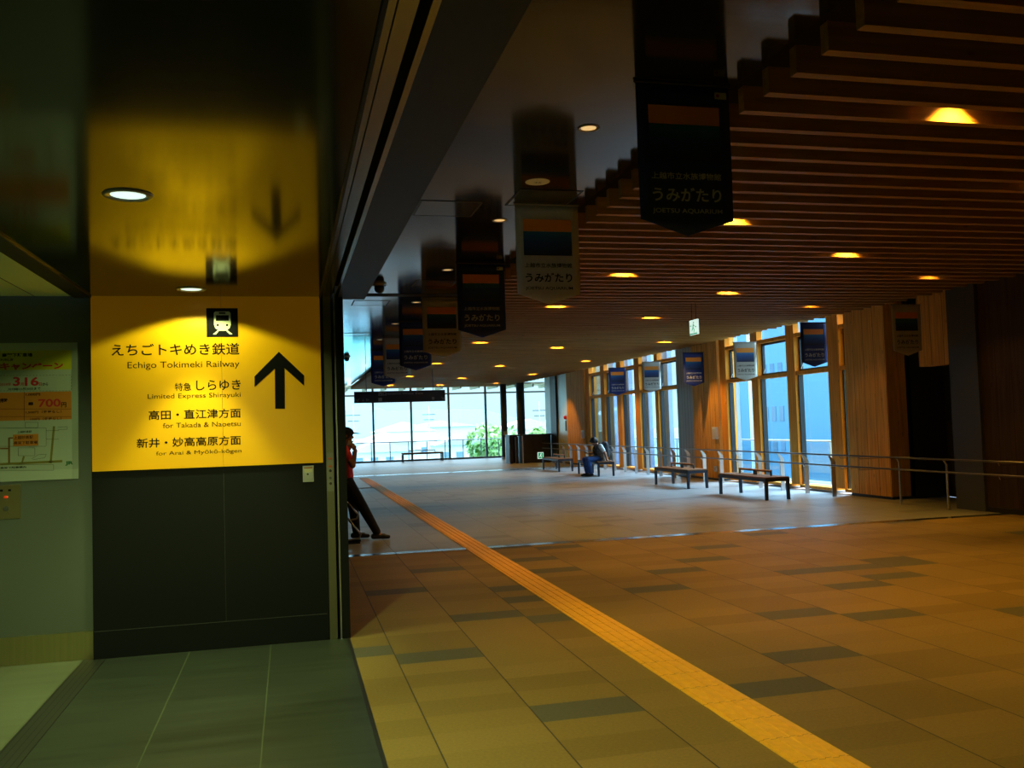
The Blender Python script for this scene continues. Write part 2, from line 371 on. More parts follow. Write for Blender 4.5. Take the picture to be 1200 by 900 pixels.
# walls of the side hall
struct('wall_left', MB().box(-6.5, -1.372, 7.03, 7.2, 0, 2.7), M_sidewall)
bl = struct('baseboard_left', MB().box(-6.5, -1.378, 7.018, 7.032, .0, .195), M_kick)
struct('wall_back', MB().box(-6.6, 12.8, HY0-.15, HY0, -.1, 4.1), M_sidewall)
struct('wall_left', MB().box(-6.6, -6.5, HY0, 7.2, 0, 2.7), M_sidewall)
wp = MB(); wp.box(-1.372, -.480, 7.0, 7.2, 0, 2.58).box(-.474, .245, 7.0, 7.2, 0, 2.58).box(-.480, -.474, 7.004, 7.2, 0, 2.58)
struct('wall_left', wp, M_panel)
struct('baseboard_left', MB().box(-1.372, .245, 6.994, 7.0, 0, .19), M_panel)
struct('trim_12', MB().box(-1.372, .245, 6.993, 7.0, .19, .1935), mat('seam_grey', (.028, .032, .032), .5))
struct('trim_8', MB().box(-.4785, -.4755, 6.9985, 7.0, .19, 1.27), mat('seam_grey', (.028, .032, .032), .5))
jb = D.objects.new('trim_9', None); COL.objects.link(jb); tag(jb, None, None, None, 'structure')
MB().box(.245, .262, 6.99, 7.2, 0, 2.60).build('jamb_edge', M_panel, jb)
MB().box(.262, .318, 6.985, 7.2, 0, 2.60).build('guide_plate', mat('guide_steel', (.20, .20, .13), .4, metal=.8), jb)
MB().box(.318, .340, 7.06, 7.2, 0, 2.60).build('guide_slot', M_void, jb)
MB().box(.340, .350, 6.985, 7.2, 0, 2.60).build('guide_lip', M_brushed, jb)
MB().box(.350, .412, 6.985, 7.2, 0, 2.60).build('jamb_post', M_panel, jb)
# concourse wall behind the jamb
struct('wall_left', MB().box(.30, .58, 10.2, 43.7, 0, 3.7).box(.10, .30, 7.2, 43.7, -.4, 4.1), M_panel)

# right wall
WX = 10.5
def wall(y0, y1, m, x=WX, z1=4.0): return struct('wall_right', MB().box(x, x+.5, y0, y1, .05, z1), m)
wall(14.33, 15.56, M_wallwood)
struct('baseboard_right', MB().box(WX+.01, WX+.4, 14.33, 15.56, 0, .05), M_black)
wall(21.0, 22.48, M_wallwood); wall(22.48, 23.53, M_greypanel, WX+.02)
struct('baseboard_right', MB().box(WX-.01, WX+.4, 21.0, 23.53, 0, .055), M_alu)
wall(31.7, 33.87, M_wallwood); wall(33.87, 35.2, M_palepanel, WX+.02); wall(35.2, 36.0, M_black, WX-.05); wall(36.0, 37.1, M_palepanel, WX+.05)
struct('baseboard_right', MB().box(WX-.01, WX+.4, 31.7, 37.1, 0, .055), M_alu)
# dark recess with a doorway, pilaster and the boarded near wall
M_recess = mat('recess_wall', (.030, .028, .026), .6)
rc = MB().box(11.7, 11.9, 10.5, 14.6, 0, 4.0).box(10.9, 11.7, 14.33, 14.6, 0, 4.0)
struct('wall_right', rc, M_recess)
struct('wall_right', MB().box(10.75, 11.0, 12.76, 13.75, 2.35, 4.0), M_wallwood)
struct('wall_right', MB().box(10.75, 11.0, 12.55, 12.76, 0, 4.0), M_wallwood)
dr = D.objects.new('door_1', None); COL.objects.link(dr); tag(dr, None, None, None, 'structure'); dr.location = (11.64, 13.25, 0)
MB().box(-.03, .03, -.48, .48, .01, 2.15).build('door_leaf', M_black, dr)
MB().box(-.05, .04, -.55, -.48, 0, 2.22).box(-.05, .04, .48, .55, 0, 2.22).box(-.05, .04, -.48, .48, 2.15, 2.22).build('door_frame', M_alu, dr)
struct('wall_right', MB().box(10.33, 11.1, 11.88, 12.5, 0, 4.0), mat('dark_pilaster', (.06, .062, .064), .5))
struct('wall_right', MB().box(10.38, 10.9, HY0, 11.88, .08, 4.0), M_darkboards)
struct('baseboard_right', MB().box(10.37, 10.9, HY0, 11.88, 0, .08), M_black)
struct('wall_right', MB().box(12.6, 12.75, HY0, 10.5, 0, 4.1), M_void)

# right-hand windows: timber posts, rails, opening lights above
def window_bays(name, posts, wall_lo, wall_hi):
    r = D.objects.new(name, None); COL.objects.link(r); tag(r, None, None, None, 'structure')
    posts = [(a*10.7/10.6, b) for a, b in posts]
    for a, b in posts: MB().box(10.56, 10.70, a, b, .10, 3.96).build('post', M_postwood, r, bevel=.004)
    edges = [wall_lo]+[v for p in posts for v in p]+[wall_hi]
    for i in range(0, len(edges), 2):
        a, b = edges[i], edges[i+1]
        if b-a < .1: continue
        MB().box(10.56, 10.94, a, b, .04, .10).build('sill', M_postwood, r)
        MB().box(10.57, 10.74, a, b, 2.44, 2.52).build('transom', M_postwood, r)
        MB().box(10.57, 10.74, a, b, 3.26, 3.34).build('transom', M_postwood, r)
        MB().box(10.72, 10.735, a, b, .12, 2.44).box(10.72, 10.735, a, b, 3.34, 3.96).build('pane', M_glass, r)
        s = MB(); w = .045
        s.box(10.68, 10.74, a, a+w, 2.52, 3.26).box(10.68, 10.74, b-w, b, 2.52, 3.26).box(10.68, 10.74, a+w, b-w, 2.52, 2.52+w).box(10.68, 10.74, a+w, b-w, 3.26-w, 3.26)
        s.box(10.63, 10.74, b-.03, b, .10, 2.44).box(10.69, 10.74, a, a+.03, .10, 2.44)
        f = s.build('sash', M_alu, r)
        MB().box(10.705, 10.715, a+w, b-w, 2.52+w, 3.26-w).build('sash_pane', M_glass, f)
        MB().bar((10.64, a+.12, 2.56), (10.68, a+.12, 2.66), .012).bar((10.64, b-.12, 2.56), (10.68, b-.12, 2.66), .012).build('stay', M_steel, f)
    return r
window_bays('window_2', [(15.70, 16.24), (17.31, 17.80), (18.88, 19.37), (20.45, 20.97)][0:4], 15.56, 21.0)
window_bays('window_3', [(24.72, 25.20), (26.17, 26.83), (27.76, 28.43), (29.38, 30.03), (30.98, 31.67)], 23.53, 31.7)
# glass end wall
w1 = D.objects.new('window_1', None); COL.objects.link(w1); tag(w1, None, None, None, 'structure'); EY = 43.5
MB().box(.6, 13, EY-.02, EY+.14, .0, .09).build('sill', M_mull, w1)
MB().box(.6, 13, EY-.02, EY+.10, 3.16, 3.23).build('head_rail', mat('tan_rail', (.45, .33, .18), .5), w1)
for x in (2.04, 3.86, 5.67, 7.50, 9.33, 11.13, 12.44): MB().box(x-.045, x+.045, EY-.05, EY+.10, .09, 3.95).build('mullion', M_mull, w1)
MB().box(.6, 13, EY+.03, EY+.045, .09, 3.95).build('pane', M_glass, w1)
struct('wall_right', MB().box(12.5, 12.8, 36.9, 43.9, 0, 4.0), M_palepanel)
struct('wall_right', MB().box(10.9, 12.8, 36.75, 37.1, 0, 4.0), M_palepanel)

# columns before the glass end wall
M_col = mat('column_black', (.014, .018, .024), .35)
c1 = at(587, 538, 'Z', 0); c2 = at(604, 541, 'Z', 0)
def column(x, y, w, label):
    t = thing('round_column', label, 'column', (x, y, 0))
    MB().lathe([(0, 0), (w, 0), (w, 3.96), (0, 3.96)], n=28).build('shaft', M_col, t, smooth=False)
    MB().lathe([(w, 0), (w+.02, 0), (w+.02, .10), (w, .10)], n=28).build('base_ring', M_brushed, t)
    return t
cA = column(9.72, 41.3, .15, 'slim black round column left of the black counter, standing free')
MB().box(-.09, .09, -.165, -.155, 1.12, 1.30).build('notice', mat('grey_notice', (.2, .22, .23), .5), cA)
cB = column(10.36, 40.6, .19, 'thicker black round column rising behind the black counter')

# ------------------------------------------------------------------ the yellow direction sign
SY = 6.985
sg = thing('direction_sign', 'large yellow railway direction sign with black arrow on dark wall panel', 'sign', (0, SY, 0))
MB().box(-1.366, -.478, -.0, .014, 1.318, 2.574).box(-.476, .238, 0, .014, 1.318, 2.574).build('sign_face', M_signy, sg)
def prc(x0, y0, x1, y1, Y=SY):                            # photo rectangle -> (x0, z0, x1, z1) on the plane Y
    a = at(x0, y1, 'Y', Y); b = at(x1, y0, 'Y', Y); return (a.x, a.z, b.x, b.z)
for s, x0, y0, x1, y1, bo in (
    ('えちごトキめき鉄道', 130.6, 401.8, 280.5, 417.5, .012), ('Echigo Tokimeki Railway', 149.5, 422.6, 280.5, 434.0, 0),
    ('特急', 205, 448.5, 224, 458.3, .006), ('しらゆき', 230, 444.8, 282, 457.8, .012), ('Limited Express Shirayuki', 173.2, 459.6, 282, 469.2, 0),
    ('高田・直江津方面', 174.3, 478.4, 282, 492.4, .012), ('for Takada & Naoetsu', 191, 493.4, 282, 501.8, 0),
    ('新井・妙高高原方面', 160.3, 510.2, 282.2, 525.4, .012), ('for Arai & Myōkō-kōgen', 183, 525.6, 283, 535.2, 0)):
    text('lettering', s, M_ink, sg, prc(x0, y0, x1, y1), -.0012, bo)
ar = [at(x, y, 'Y', SY) for x, y in ((326.8, 412.2), (298.2, 441.2), (298.4, 453.5), (322.0, 432.0), (322.4, 479.0), (333.8, 479.0), (333.4, 431.5), (356.4, 452.2), (356.3, 440.0))]
MB().poly([(p.x, 0, p.z) for p in ar], (0, -.002, 0)).build('arrow', M_ink, sg)
pk = prc(242.2, 361.2, 278.6, 395)
pg = MB().box(pk[0], pk[2], -.002, 0, pk[1], pk[3]).build('pictogram', M_ink, sg)
def pkp(u, v): return (pk[0]+(u-300)/610*(pk[2]-pk[0]), -.0022, pk[3]-(v-105)/580*(pk[3]-pk[1]))   # square spans u 300..910, v 105..685
M_pic = mat('pictogram_white', (.70, .80, .62), .5)
tr_ = [(475, 172), (735, 172), (760, 190), (770, 215), (770, 440), (745, 510), (715, 530), (700, 548), (795, 625), (795, 635), (745, 635), (675, 560), (540, 560), (480, 635), (425, 635), (425, 625), (520, 545), (500, 530), (470, 510), (445, 440), (445, 215), (452, 190)]
MB().poly([pkp(*p) for p in tr_], (0, -.001, 0)).build('train_symbol', M_pic, pg)
td = MB()
for a, b, c, d in ((545, 190, 670, 220), (485, 248, 732, 360)): td.poly([pkp(a, b), pkp(c, b), pkp(c, d), pkp(a, d)], (0, -.0014, 0))
for u in (517, 698): td.poly([pkp(u+23*math.cos(k*PI/6), 447+23*math.sin(k*PI/6)) for k in range(12)], (0, -.0014, 0))
td.build('train_window', M_ink, pg)

# outlet plate on the dark panel, labels on the shutter guide
r_ = prc(355, 545.5, 367.5, 565, 6.99)
op = thing('switch_plate', 'small steel key-switch plate under the yellow sign', 'switch plate', ((r_[0]+r_[2])/2, 6.994, (r_[1]+r_[3])/2))
hw, hh = (r_[2]-r_[0])/2, (r_[3]-r_[1])/2
MB().box(-hw, hw, -.004, .006, -hh, hh).build('plate', M_brushed, op, bevel=.001)
MB().box(-hw*.75, hw*.75, -.0052, -.004, hh*.66, hh*.82).build('orange_label', M_pora, op)
MB().box(-hw*.7, hw*.7, -.0052, -.004, hh*.2, hh*.55).build('cream_label', mat('label_cream', (.6, .58, .35), .6), op)
MB().bar((-hw*.1, -.012, -.002), (-hw*.1, -.003, -.002), .008).build('key_switch', M_steel, op)
gl_ = thing('shutter_switch', 'narrow control strip with small labels on the shutter guide', 'switch', (.290, 6.984, 1.34))
MB().box(-.022, .022, -.004, 0, -.24, .05).build('cover', mat('switch_grey', (.19, .20, .17), .5), gl_)
for q_ in ((-.015, .015, -.0055, -.004, .0, .012), (-.013, .013, -.0055, -.004, -.06, -.045)): MB().box(*q_).build('red_label', mat('label_red', (.45, .09, .02), .6), gl_)
MB().bar((0, -.010, -.085), (0, -.003, -.085), .011).build('button', M_black, gl_)
for z in (-.14, -.18): MB().bar((0, -.007, z), (0, -.003, z), .010).build('key_hole', M_steel, gl_)

# poster
PY = 7.028
po = thing('poster', 'white parking campaign poster with yellow banner, orange price table and map', 'poster', (0, PY, 0))
pm = MB()
def paper():
    n, mrows = 22, 14; X0, X1, Z0, Z1 = -2.42, -1.462, 1.272, 2.243; V = []
    for j in range(mrows+1):
        v = j/mrows
        for i in range(n+1):
            u = i/n; x = X0+(X1-X0)*u; z = Z0+(Z1-Z0)*v
            lift = .012*max(0, (u-.955)/.045)**2*(.4+.6*math.sin(v*5+.5)**2)+.010*max(0, (.05-v)/.05)*u
            V.append(pm.bm.verts.new((x, -.001-lift, z)))
    for j in range(mrows):
        for i in range(n):
            k = j*(n+1)+i; pm.bm.faces.new((V[k], V[k+1], V[k+n+2], V[k+n+1]))
paper(); psh = pm.build('sheet', M_paper, po)
so = psh.modifiers.new('thickness', 'SOLIDIFY'); so.thickness = .0006
def pp(u, v, s=.25581): return (u*s, 390+v*s)              # measured in a 430 x 900 enlargement of the poster
def prect(name, u0, v0, u1, v1, m, y=-.0016, x_min=None):
    a = prc(*pp(u0, v0), *pp(u1, v1), PY); x0 = a[0] if x_min is None else x_min
    return MB().box(x0, a[2], y, y+.0004, a[1], a[3]).build(name, m, po)
prect('yellow_band', 0, 80, 338, 172, M_pyel, x_min=-2.40)
prect('price_table', 0, 268, 327, 404, M_pora, x_min=-2.34)
def pt(s, u0, v0, u1, v1, m, b=.01): text('lettering', s, m, po, prc(*pp(u0, v0), *pp(u1, v1), PY), -.0024, b)
pt('高架下駐車場', 10, 92, 149, 112, M_ink, .03); pt('利用感謝', 2, 117, 62, 130, M_ink, .02); pt('キャンペーン', 0, 134, 290, 172, M_pred, .05)
pt('2019年', 0, 228, 52, 244, M_pred); pt('3', 60, 202, 92, 244, M_pred, .03); pt('月', 95, 228, 108, 244, M_pred); pt('16', 114, 202, 178, 244, M_pred, .03)
pt('日', 180, 228, 192, 244, M_pred); pt('から', 196, 228, 220, 243, M_ink); pt('2019年11月30日まで', 36, 249, 186, 264, M_ink)
pt('1,000円', 118, 276, 184, 290, M_ink); pt('700', 176, 302, 278, 341, M_pred, .02); pt('円', 281, 318, 304, 342, M_ink, .02); pt('用時', 0, 300, 36, 320, M_ink, .02)
pt('➡', 131, 318, 152, 332, M_ink, .03)
pt('1,500円（変更なし）', 118, 354, 282, 371, M_ink); pt('150円（変更なし）', 140, 386, 282, 402, M_ink)
lines = MB()
def pln(u0, v0, u1, v1, w, mb):
    a = at(*pp(u0, v0), 'Y', PY); b = at(*pp(u1, v1), 'Y', PY)
    mb.beam((a.x, -.0019, a.z), (b.x, -.0019, b.z), .0006, w, up=(0, 1, 0)) if False else mb.beam((a.x, -.0019, a.z), (b.x, -.0019, b.z), w, .0006, up=(0, 1, 0))
for q in ((0, 349, 327, 349), (0, 384, 327, 384), (111, 270, 111, 404)): pln(*q, .0022, lines)
pln(0, 604, 246, 604, .0016, lines); pln(0, 630, 246, 630, .0016, lines); pln(246, 604, 246, 630, .0016, lines)
for q in ((0, 436, 212, 436), (212, 436, 212, 518), (0, 520, 212, 520), (84, 527, 160, 527), (84, 563, 160, 563), (84, 527, 84, 563), (160, 527, 160, 563), (116, 410, 174, 410), (116, 434, 174, 434), (116, 410, 116, 434), (174, 410, 174, 434),
          (212, 448, 270, 448), (212, 487, 270, 487), (266, 432, 308, 430), (266, 444, 308, 442), (308, 430, 308, 442), (146, 578, 176, 558), (176, 558, 212, 556), (212, 556, 206, 572), (206, 572, 150, 582)): pln(*q, .0016, lines)
for k in range(22): pln(k*15, 196+k*-.1, k*15+8, 196+k*-.1, .0018, lines); pln(k*15, 266, k*15+8, 266, .0018, lines)
for k in range(5): pln(327, 198+k*14, 327, 205+k*14, .0018, lines)
lines.build('ruled_line', M_ink, po)
pt('上越妙高駅', 80, 447, 146, 460, M_ink); pt('高架下駐車場内', 2, 610, 120, 624, M_ink, .02)
roads = MB()
for q in ((0, 602, 286, 588, .016), (100, 600, 110, 565, .012), (232, 598, 248, 428, .014)): pln(*q[:4], q[4], roads)
roads.build('map_road', M_polv, po)
r2 = MB()
for q in ((0, 530, 44, 530, .011), (42, 480, 42, 600, .013), (42, 482, 60, 482, .011)): pln(*q[:4], q[4], r2)
r2.build('map_road', M_pbrn, po)
prect('map_block', 60, 463, 176, 520, M_pora, -.0020); pt('上越妙高駅', 64, 470, 152, 488, M_ink); pt('高架下駐車場', 64, 494, 172, 512, M_ink)
pt('JR', 299, 587, 337, 609, M_pgrn, .05)

# intercom plate at the left edge
ip = thing('intercom_plate', 'steel plate with red lamps and buttons below the poster', 'control plate', (-2.05, 7.026, 1.13))
MB().box(-.215, .212, -.006, 0, -.118, .118).build('plate', mat('plate_steel', (.30, .27, .14), .35, metal=.8, var=.1, scale=(3, 3, 3)), ip, bevel=.001)
for x in (.13, .02, -.09): MB().ball((x-.01, -.009, .035), .014, (1, .5, .7)).build('indicator_lamp', M_led, ip)
for x in (.13, .02, -.09):
    b = MB().lathe([(0, .004), (.010, .004), (.010, 0), (.018, 0), (.018, -.004), (0, -.004)]).build('button', M_steel, ip, (x-.01, -.009, -.045), (PI/2, 0, 0))
for k in range(6): MB().box(.152-.052*k-.018, .152-.052*k, -.0075, -.006, .074, .088).build('label_mark', M_ink, ip)

# ------------------------------------------------------------------ recessed lamps
def spot(parent, z, w, col, ang, blend=.2, r=.04):
    l = D.lights.new('lamp_light', 'SPOT'); l.energy = w; l.color = col; l.spot_size = math.radians(ang); l.spot_blend = blend; l.shadow_soft_size = r
    o = D.objects.new('lamp_light', l); COL.objects.link(o); o.parent = parent; o.location = (0, 0, z); return o
def downlight(x, y, z, label, group, r=.095, lens=None, w=0, col=NEAR, ang=110, blend=.6, inner=.82, spill=0):
    t = thing('downlight', label, 'ceiling lamp', (x, y, z), 0, group)
    MB().lathe([(r*inner, -.001), (r*inner, -.006), (r, -.008), (r+.006, -.002), (r+.006, .001)], n=32).build('trim_ring', M_ring, t, smooth=True)
    MB().lathe([(r*inner, -.004), (r*.72, .0), (r*.6, .0)], n=32).build('reflector', M_reflector, t, smooth=True)
    MB().disc((0, 0, -.0012), r*.74, 32).build('lens', lens or M_lens, t)
    if w: spot(t, -.02, w, col, ang, blend, r*.5)
    if spill: spot(t, -.02, spill, col, 138, .12, r*.4)       # weak wide spill of the same reflector
    return t
G0 = 'side hall downlights'
downlight(-.648, 6.64, 2.572, 'round recessed downlight just in front of the yellow sign', G0, w=110, ang=66, blend=.5, spill=36)
downlight(-.642, 4.054, 2.572, 'larger-looking round downlight nearer the viewer in dark glossy ceiling', G0, w=300, ang=165, blend=.5)
downlight(-.64, 1.45, 2.572, 'round downlight in glossy ceiling right above the viewer', G0, w=90, ang=100)
for i, (x, y) in enumerate(((-2.5, 1.9), (-2.5, 4.6), (-4.6, 1.9), (-4.6, 4.6))):  # unseen lamps added to light the poster wall side of the hall
    downlight(x, y, 2.575, 'added unseen downlight in white plank ceiling, %s' % ('nearer row by the dark ceiling', 'farther row by the dark ceiling', 'nearer row by the outer wall', 'farther row by the outer wall')[i], 'added lamps in the white ceiling', w=(60, 45, 60, 45)[i], ang=140, blend=.5)

G1 = 'small lamps in the metal ceiling'
for i, (x, y) in enumerate(((2.13, 6.11), (2.145, 9.03), (2.10, 11.97), (2.10, 15.1), (2.10, 18.2), (2.10, 21.4))):
    downlight(x, y, 3.67, ('small lamp in metal ceiling left of the nearest navy banner', 'small lamp in metal ceiling beside the nearest pale banner', 'small lamp in metal ceiling above the second navy banner',
        'small lamp in metal ceiling left of the second pale banner', 'dim lamp in bright reflecting part of metal ceiling', 'farthest dim lamp in metal ceiling above the left banners')[i], G1, r=.075, lens=M_lensy, inner=.85, w=(42, 42, 42, 25, 12, 12)[i], col=(1, .58, .16), ang=95, blend=.6)
sp = thing('ceiling_speaker', 'flat round yellowish speaker grille in metal ceiling', 'speaker', (2.145, 7.55, 3.67))
MB().lathe([(0, -.006), (.10, -.006), (.108, -.002), (.108, .002)], n=32).build('grille', mat('speaker_grille_glow', (.42, .36, .16), .5, emit=(1, .7, .2), es=.05), sp)  # faint yellow glow put into the grille, which is no lamp
text('marking', '45', M_ink, sp, (-.035, -.02, .035, .02), 0).rotation_euler = (PI/2, 0, 0)
sp.children[-1].location = (0, 0, -.0075)

def slat_lamp(x, y, label, first=[]):
    t = thing('slat_downlight', label, 'ceiling lamp', (x, y, 3.695), 0, 'warm lamps between the timber slats')
    if not first:
        first.append(MB().lathe([(.0, .22), (.085, .22), (.085, .02), (.078, 0), (.07, .0), (.07, .05)], n=20).mesh('housing', M_ring))
        first.append(MB().disc((0, 0, .045), .07, 20).mesh('lens', M_lensw))
        l = D.lights.new('lamp_light', 'SPOT'); l.energy = SLAT_W; l.color = WARM; l.spot_size = math.radians(102); l.spot_blend = .4; l.shadow_soft_size = .035
        first.append(l)
        l2 = l.copy(); l2.spot_size = math.radians(66); l2.spot_blend = .9; l2.energy = SLAT_W*.75; first.append(l2)      # tighter reflectors in the row by the wall
    for n, d in (('housing', first[0]), ('lens', first[1])):
        o = D.objects.new(n, d); COL.objects.link(o); o.parent = t
    o = D.objects.new('lamp_light', first[3] if x > 8 and y < 16 else first[2]); COL.objects.link(o); o.parent = t; o.location = (0, 0, -.005)
    if x > 8 and y < 16: spot(t, -.005, SLAT_W*.10, WARM, 102, .4, .035)
ORD = ['nearest', 'second', 'third', 'fourth', 'fifth', 'sixth', 'seventh', 'eighth', 'ninth']
for nm, x, ys in (('left', 4.38, (5.03, 8.15, 11.27, 14.39, 20.63, 27.2, 33.6, 40.2)), ('middle', 6.72, (6.59, 9.71, 12.83, 15.95, 22.2, 28.8, 35.6, 41.0)), ('right', 9.15, (11.27, 14.39, 20.9, 27.2, 33.6, 40.2))):
    for i, y in enumerate(ys):
        slat_lamp(x, 5.027+.312*round((y-5.027)/.312), 'warm lamp glowing between slats, %s in the %s row' % (ORD[i], nm))

# access panels, cameras in the metal ceiling
def hatch(x, y, label):
    t = thing('access_panel', label, 'ceiling hatch', (x, y, 3.67), 0, 'ceiling access panels')
    s = MB()
    for a in ((-.3, .3, -.3, -.282), (-.3, .3, .282, .3), (-.3, -.282, -.282, .282), (.282, .3, -.282, .282)): s.box(*a, -.005, 0)
    s.build('frame', M_black, t)
    MB().box(-.278, .278, -.278, .278, -.003, 0).build('lid', mat('hatch_grey', (.06, .062, .066), .12), t)
hatch(1.52, 8.6, 'square hatch in metal ceiling near the soffit'); hatch(2.35, 8.10, 'square hatch in metal ceiling above the nearest pale banner')
hatch(2.1, 13.1, 'square hatch in metal ceiling just before the black slot'); hatch(1.35, 15.2, 'square hatch in metal ceiling beyond the black slot')
hatch(1.45, 20.2, 'square hatch in bright far metal ceiling')
def dome(x, y, label):
    t = thing('dome_camera', label, 'security camera', (x, y, 3.67), 0, 'dome cameras')
    MB().lathe([(0, -.03), (.10, -.03), (.11, 0)], n=24).build('mount', M_ring, t)
    MB().ball((0, 0, -.06), .075, (1, 1, 1.1)).build('dome', M_black, t, smooth=True)
dome(1.306, 13.2, 'black dome camera on metal ceiling beside the soffit end'); dome(1.62, 26.2, 'far black dome camera on bright metal ceiling')

# ------------------------------------------------------------------ hanging banners
def banner(dark, label, loc, sc=1.0, stick=False, hang=.012):
    t = thing('hanging_banner', label, 'banner', loc, 0, None); t.scale = (sc, sc, sc)
    w, h, p = .315, .865, .965
    s = MB(); n = 10
    front = []
    for j in range(13):
        z = -h*j/12; front.append([(-w+2*w*i/n, .006*math.sin(i*.9+j*.35)*j/12, z) for i in range(n+1)])
    front.append([(-w+2*w*i/n, .006*math.sin(i*.9+4.2), -h-(p-h)*(1-abs(2*i/n-1))) for i in range(n+1)])
    V = [[s.bm.verts.new(q) for q in row] for row in front]
    for a, b in zip(V, V[1:]):
        for i in range(n):
            fs = [a[i], a[i+1], b[i+1], b[i]]
            if (fs[2].co-fs[1].co).length < 1e-6: fs.pop(2)
            elif (fs[-1].co-fs[0].co).length < 1e-6: fs.pop(-1)
            s.bm.faces.new(fs)
    c = s.build('cloth', M_navy if dark else M_grey, t, smooth=True); so = c.modifiers.new('thickness', 'SOLIDIFY'); so.thickness = .003; so.offset = 0
    MB().bar((-w-.012, 0, .0), (w+.012, 0, 0), .009).build('rod', M_black if dark else M_ring, t)
    for x in (-w*.8, w*.8): MB().bar((x, 0, 0), (x, 0, hang), .0015, n=5).build('hanging_wire', M_steel, t)
    Yp = -.010
    MB().box(-.24, .24, Yp, Yp+.001, -.262, -.145).build('orange_band', M_orange, t)
    MB().box(-.24, .24, Yp, Yp+.001, -.495, -.264).build('sea_print', M_sea, t)
    ink = M_navyink if dark else M_ink
    text('lettering', '上越市立水族博物館', ink, t, (-.235, -.612, .235, -.567), Yp, .012)
    text('lettering', 'うみがたり', ink, t, (-.232, -.752, .232, -.662), Yp, .02)
    text('lettering', 'JOETSU AQUARIUM', ink, t, (-.235, -.832, .235, -.795), Yp, .008)
    if stick:
        MB().box(.215, .295, Yp, Yp+.001, -.088, -.045).build('sticker', mat('sticker_cream', (.55, .5, .2), .6), t)
        MB().ball((.235, Yp-.0005, -.066), .011, (1, .05, 1)).build('red_dot', M_pred, t)
    return t
LB = [(5.19, 1, 'nearest navy aquarium banner, hanging largest at the slat ceiling edge'), (8.31, 0, 'nearest pale grey aquarium banner in the left row'),
      (11.43, 1, 'second navy banner in the left row, left of the near pale one'), (14.58, 0, 'second pale grey banner in the left row'),
      (17.80, 1, 'third navy banner in the left row, overlapping pale neighbours'), (21.0, 0, 'third pale grey banner in the left row, sunlit from the end wall'),
      (24.2, 1, 'last navy banner in the left row, mostly hidden behind pale one')]
for i, (y, d, l) in enumerate(LB):
    b = banner(d, l, (2.44, y, 3.662), 1.0, i in (0, 2)); b['group'] = 'banners along the left edge'
RB = [(1061, 357, 0, 'pale grey banner in front of the dark recess on the right'), (952.5, 378, 1, 'black-looking navy banner hanging before the nearest window bay'),
      (872.5, 401, 0, 'pale grey banner before the window with the drainpipe outside'), (812, 413, 1, 'bright blue banner against the grey wall panel'),
      (763, 424, 0, 'pale grey banner before the far window bays'), (723, 431, 1, 'farthest blue banner before the far window bays')]
for px, py, d, l in RB:
    p = at(px, py, 'X', 10.08); p = at(px, py, 'Y', 5.183+.312*round((p.y-5.183)/.312))      # hung from the nearest slat
    b = banner(d, l, tuple(p), .9, hang=(3.52-p.z)/.9); b['group'] = 'banners along the window wall'

# ------------------------------------------------------------------ tactile paving
tp = MB()
tp.box(2.15, 2.44, HY0, 30.0, .0, .006)
for k in range(4):
    x = 2.19+.07*k; tp.box(x-.015, x+.015, HY0, 30.0, .006, .011)
tag(tp.build('tactile_paving', M_tact), 'long yellow-orange tactile guide strip running down the tiled floor', 'tactile paving')
td_ = MB().box(1.55, 2.14, 24.6, 24.9, 0, .006)
for i in range(9):
    for j in range(5): td_.lathe([(.022, .006), (.016, .011), (0, .011)], (1.585+.065*i, 24.63+.06*j, 0), 8)
tag(td_.build('tactile_paving', mat('tactile_pale', (.55, .5, .42), .5)), 'short pale dotted tactile branch beside the guide strip', 'tactile paving')

# ------------------------------------------------------------------ handrail
hr = thing('handrail', 'long double steel handrail running along the window wall', 'handrail', (10.0, 15.5, 0))
for z in (.80, .60): MB().bar((0, -15.0, z), (0, 20.3, z), .016, n=12).build('rail', mat('rail_dark', (.16, .15, .15), .35, metal=.8), hr, smooth=True)
pm_ = MB().box(.05, .14, -.009, .009, 0, .66).poly([(.05, -.009, .66), (.14, -.009, .66), (.10, -.009, .715), (.02, -.009, .785), (-.005, -.009, .77)], (0, .018, 0)).mesh('post', M_brushed)
bm_ = MB().beam((.03, 0, .765), (0, 0, .80), .02, .012).beam((.08, 0, .50), (0, 0, .59), .014, .012).mesh('bracket', M_steel)
tb_ = MB().bar((.06, 0, 0), (.06, 0, .72), .019).bar((.06, 0, .72), (0, 0, .80), .014).mesh('post', M_brushed)
for y in (-2.0, -3.15):
    p = D.objects.new('post', tb_); COL.objects.link(p); p.parent = hr; p.location = (0, y, 0)
for y in [.93*k for k in range(20)]:
    p = D.objects.new('post', pm_); COL.objects.link(p); p.parent = hr; p.location = (0, y, 0)
    b = D.objects.new('bracket', bm_); COL.objects.link(b); b.parent = p
for y in (-.35, -.95, -4.3, -5.4, -7):
    x = .5 if y > -2 else .38
    MB().bar((0, y, .79), (.02, y, .745), .007).bar((.02, y, .745), (x, y, .745), .007).bar((0, y, .59), (.02, y, .545), .007).bar((.02, y, .545), (x, y, .545), .007).build('wall_bracket', M_steel, hr)

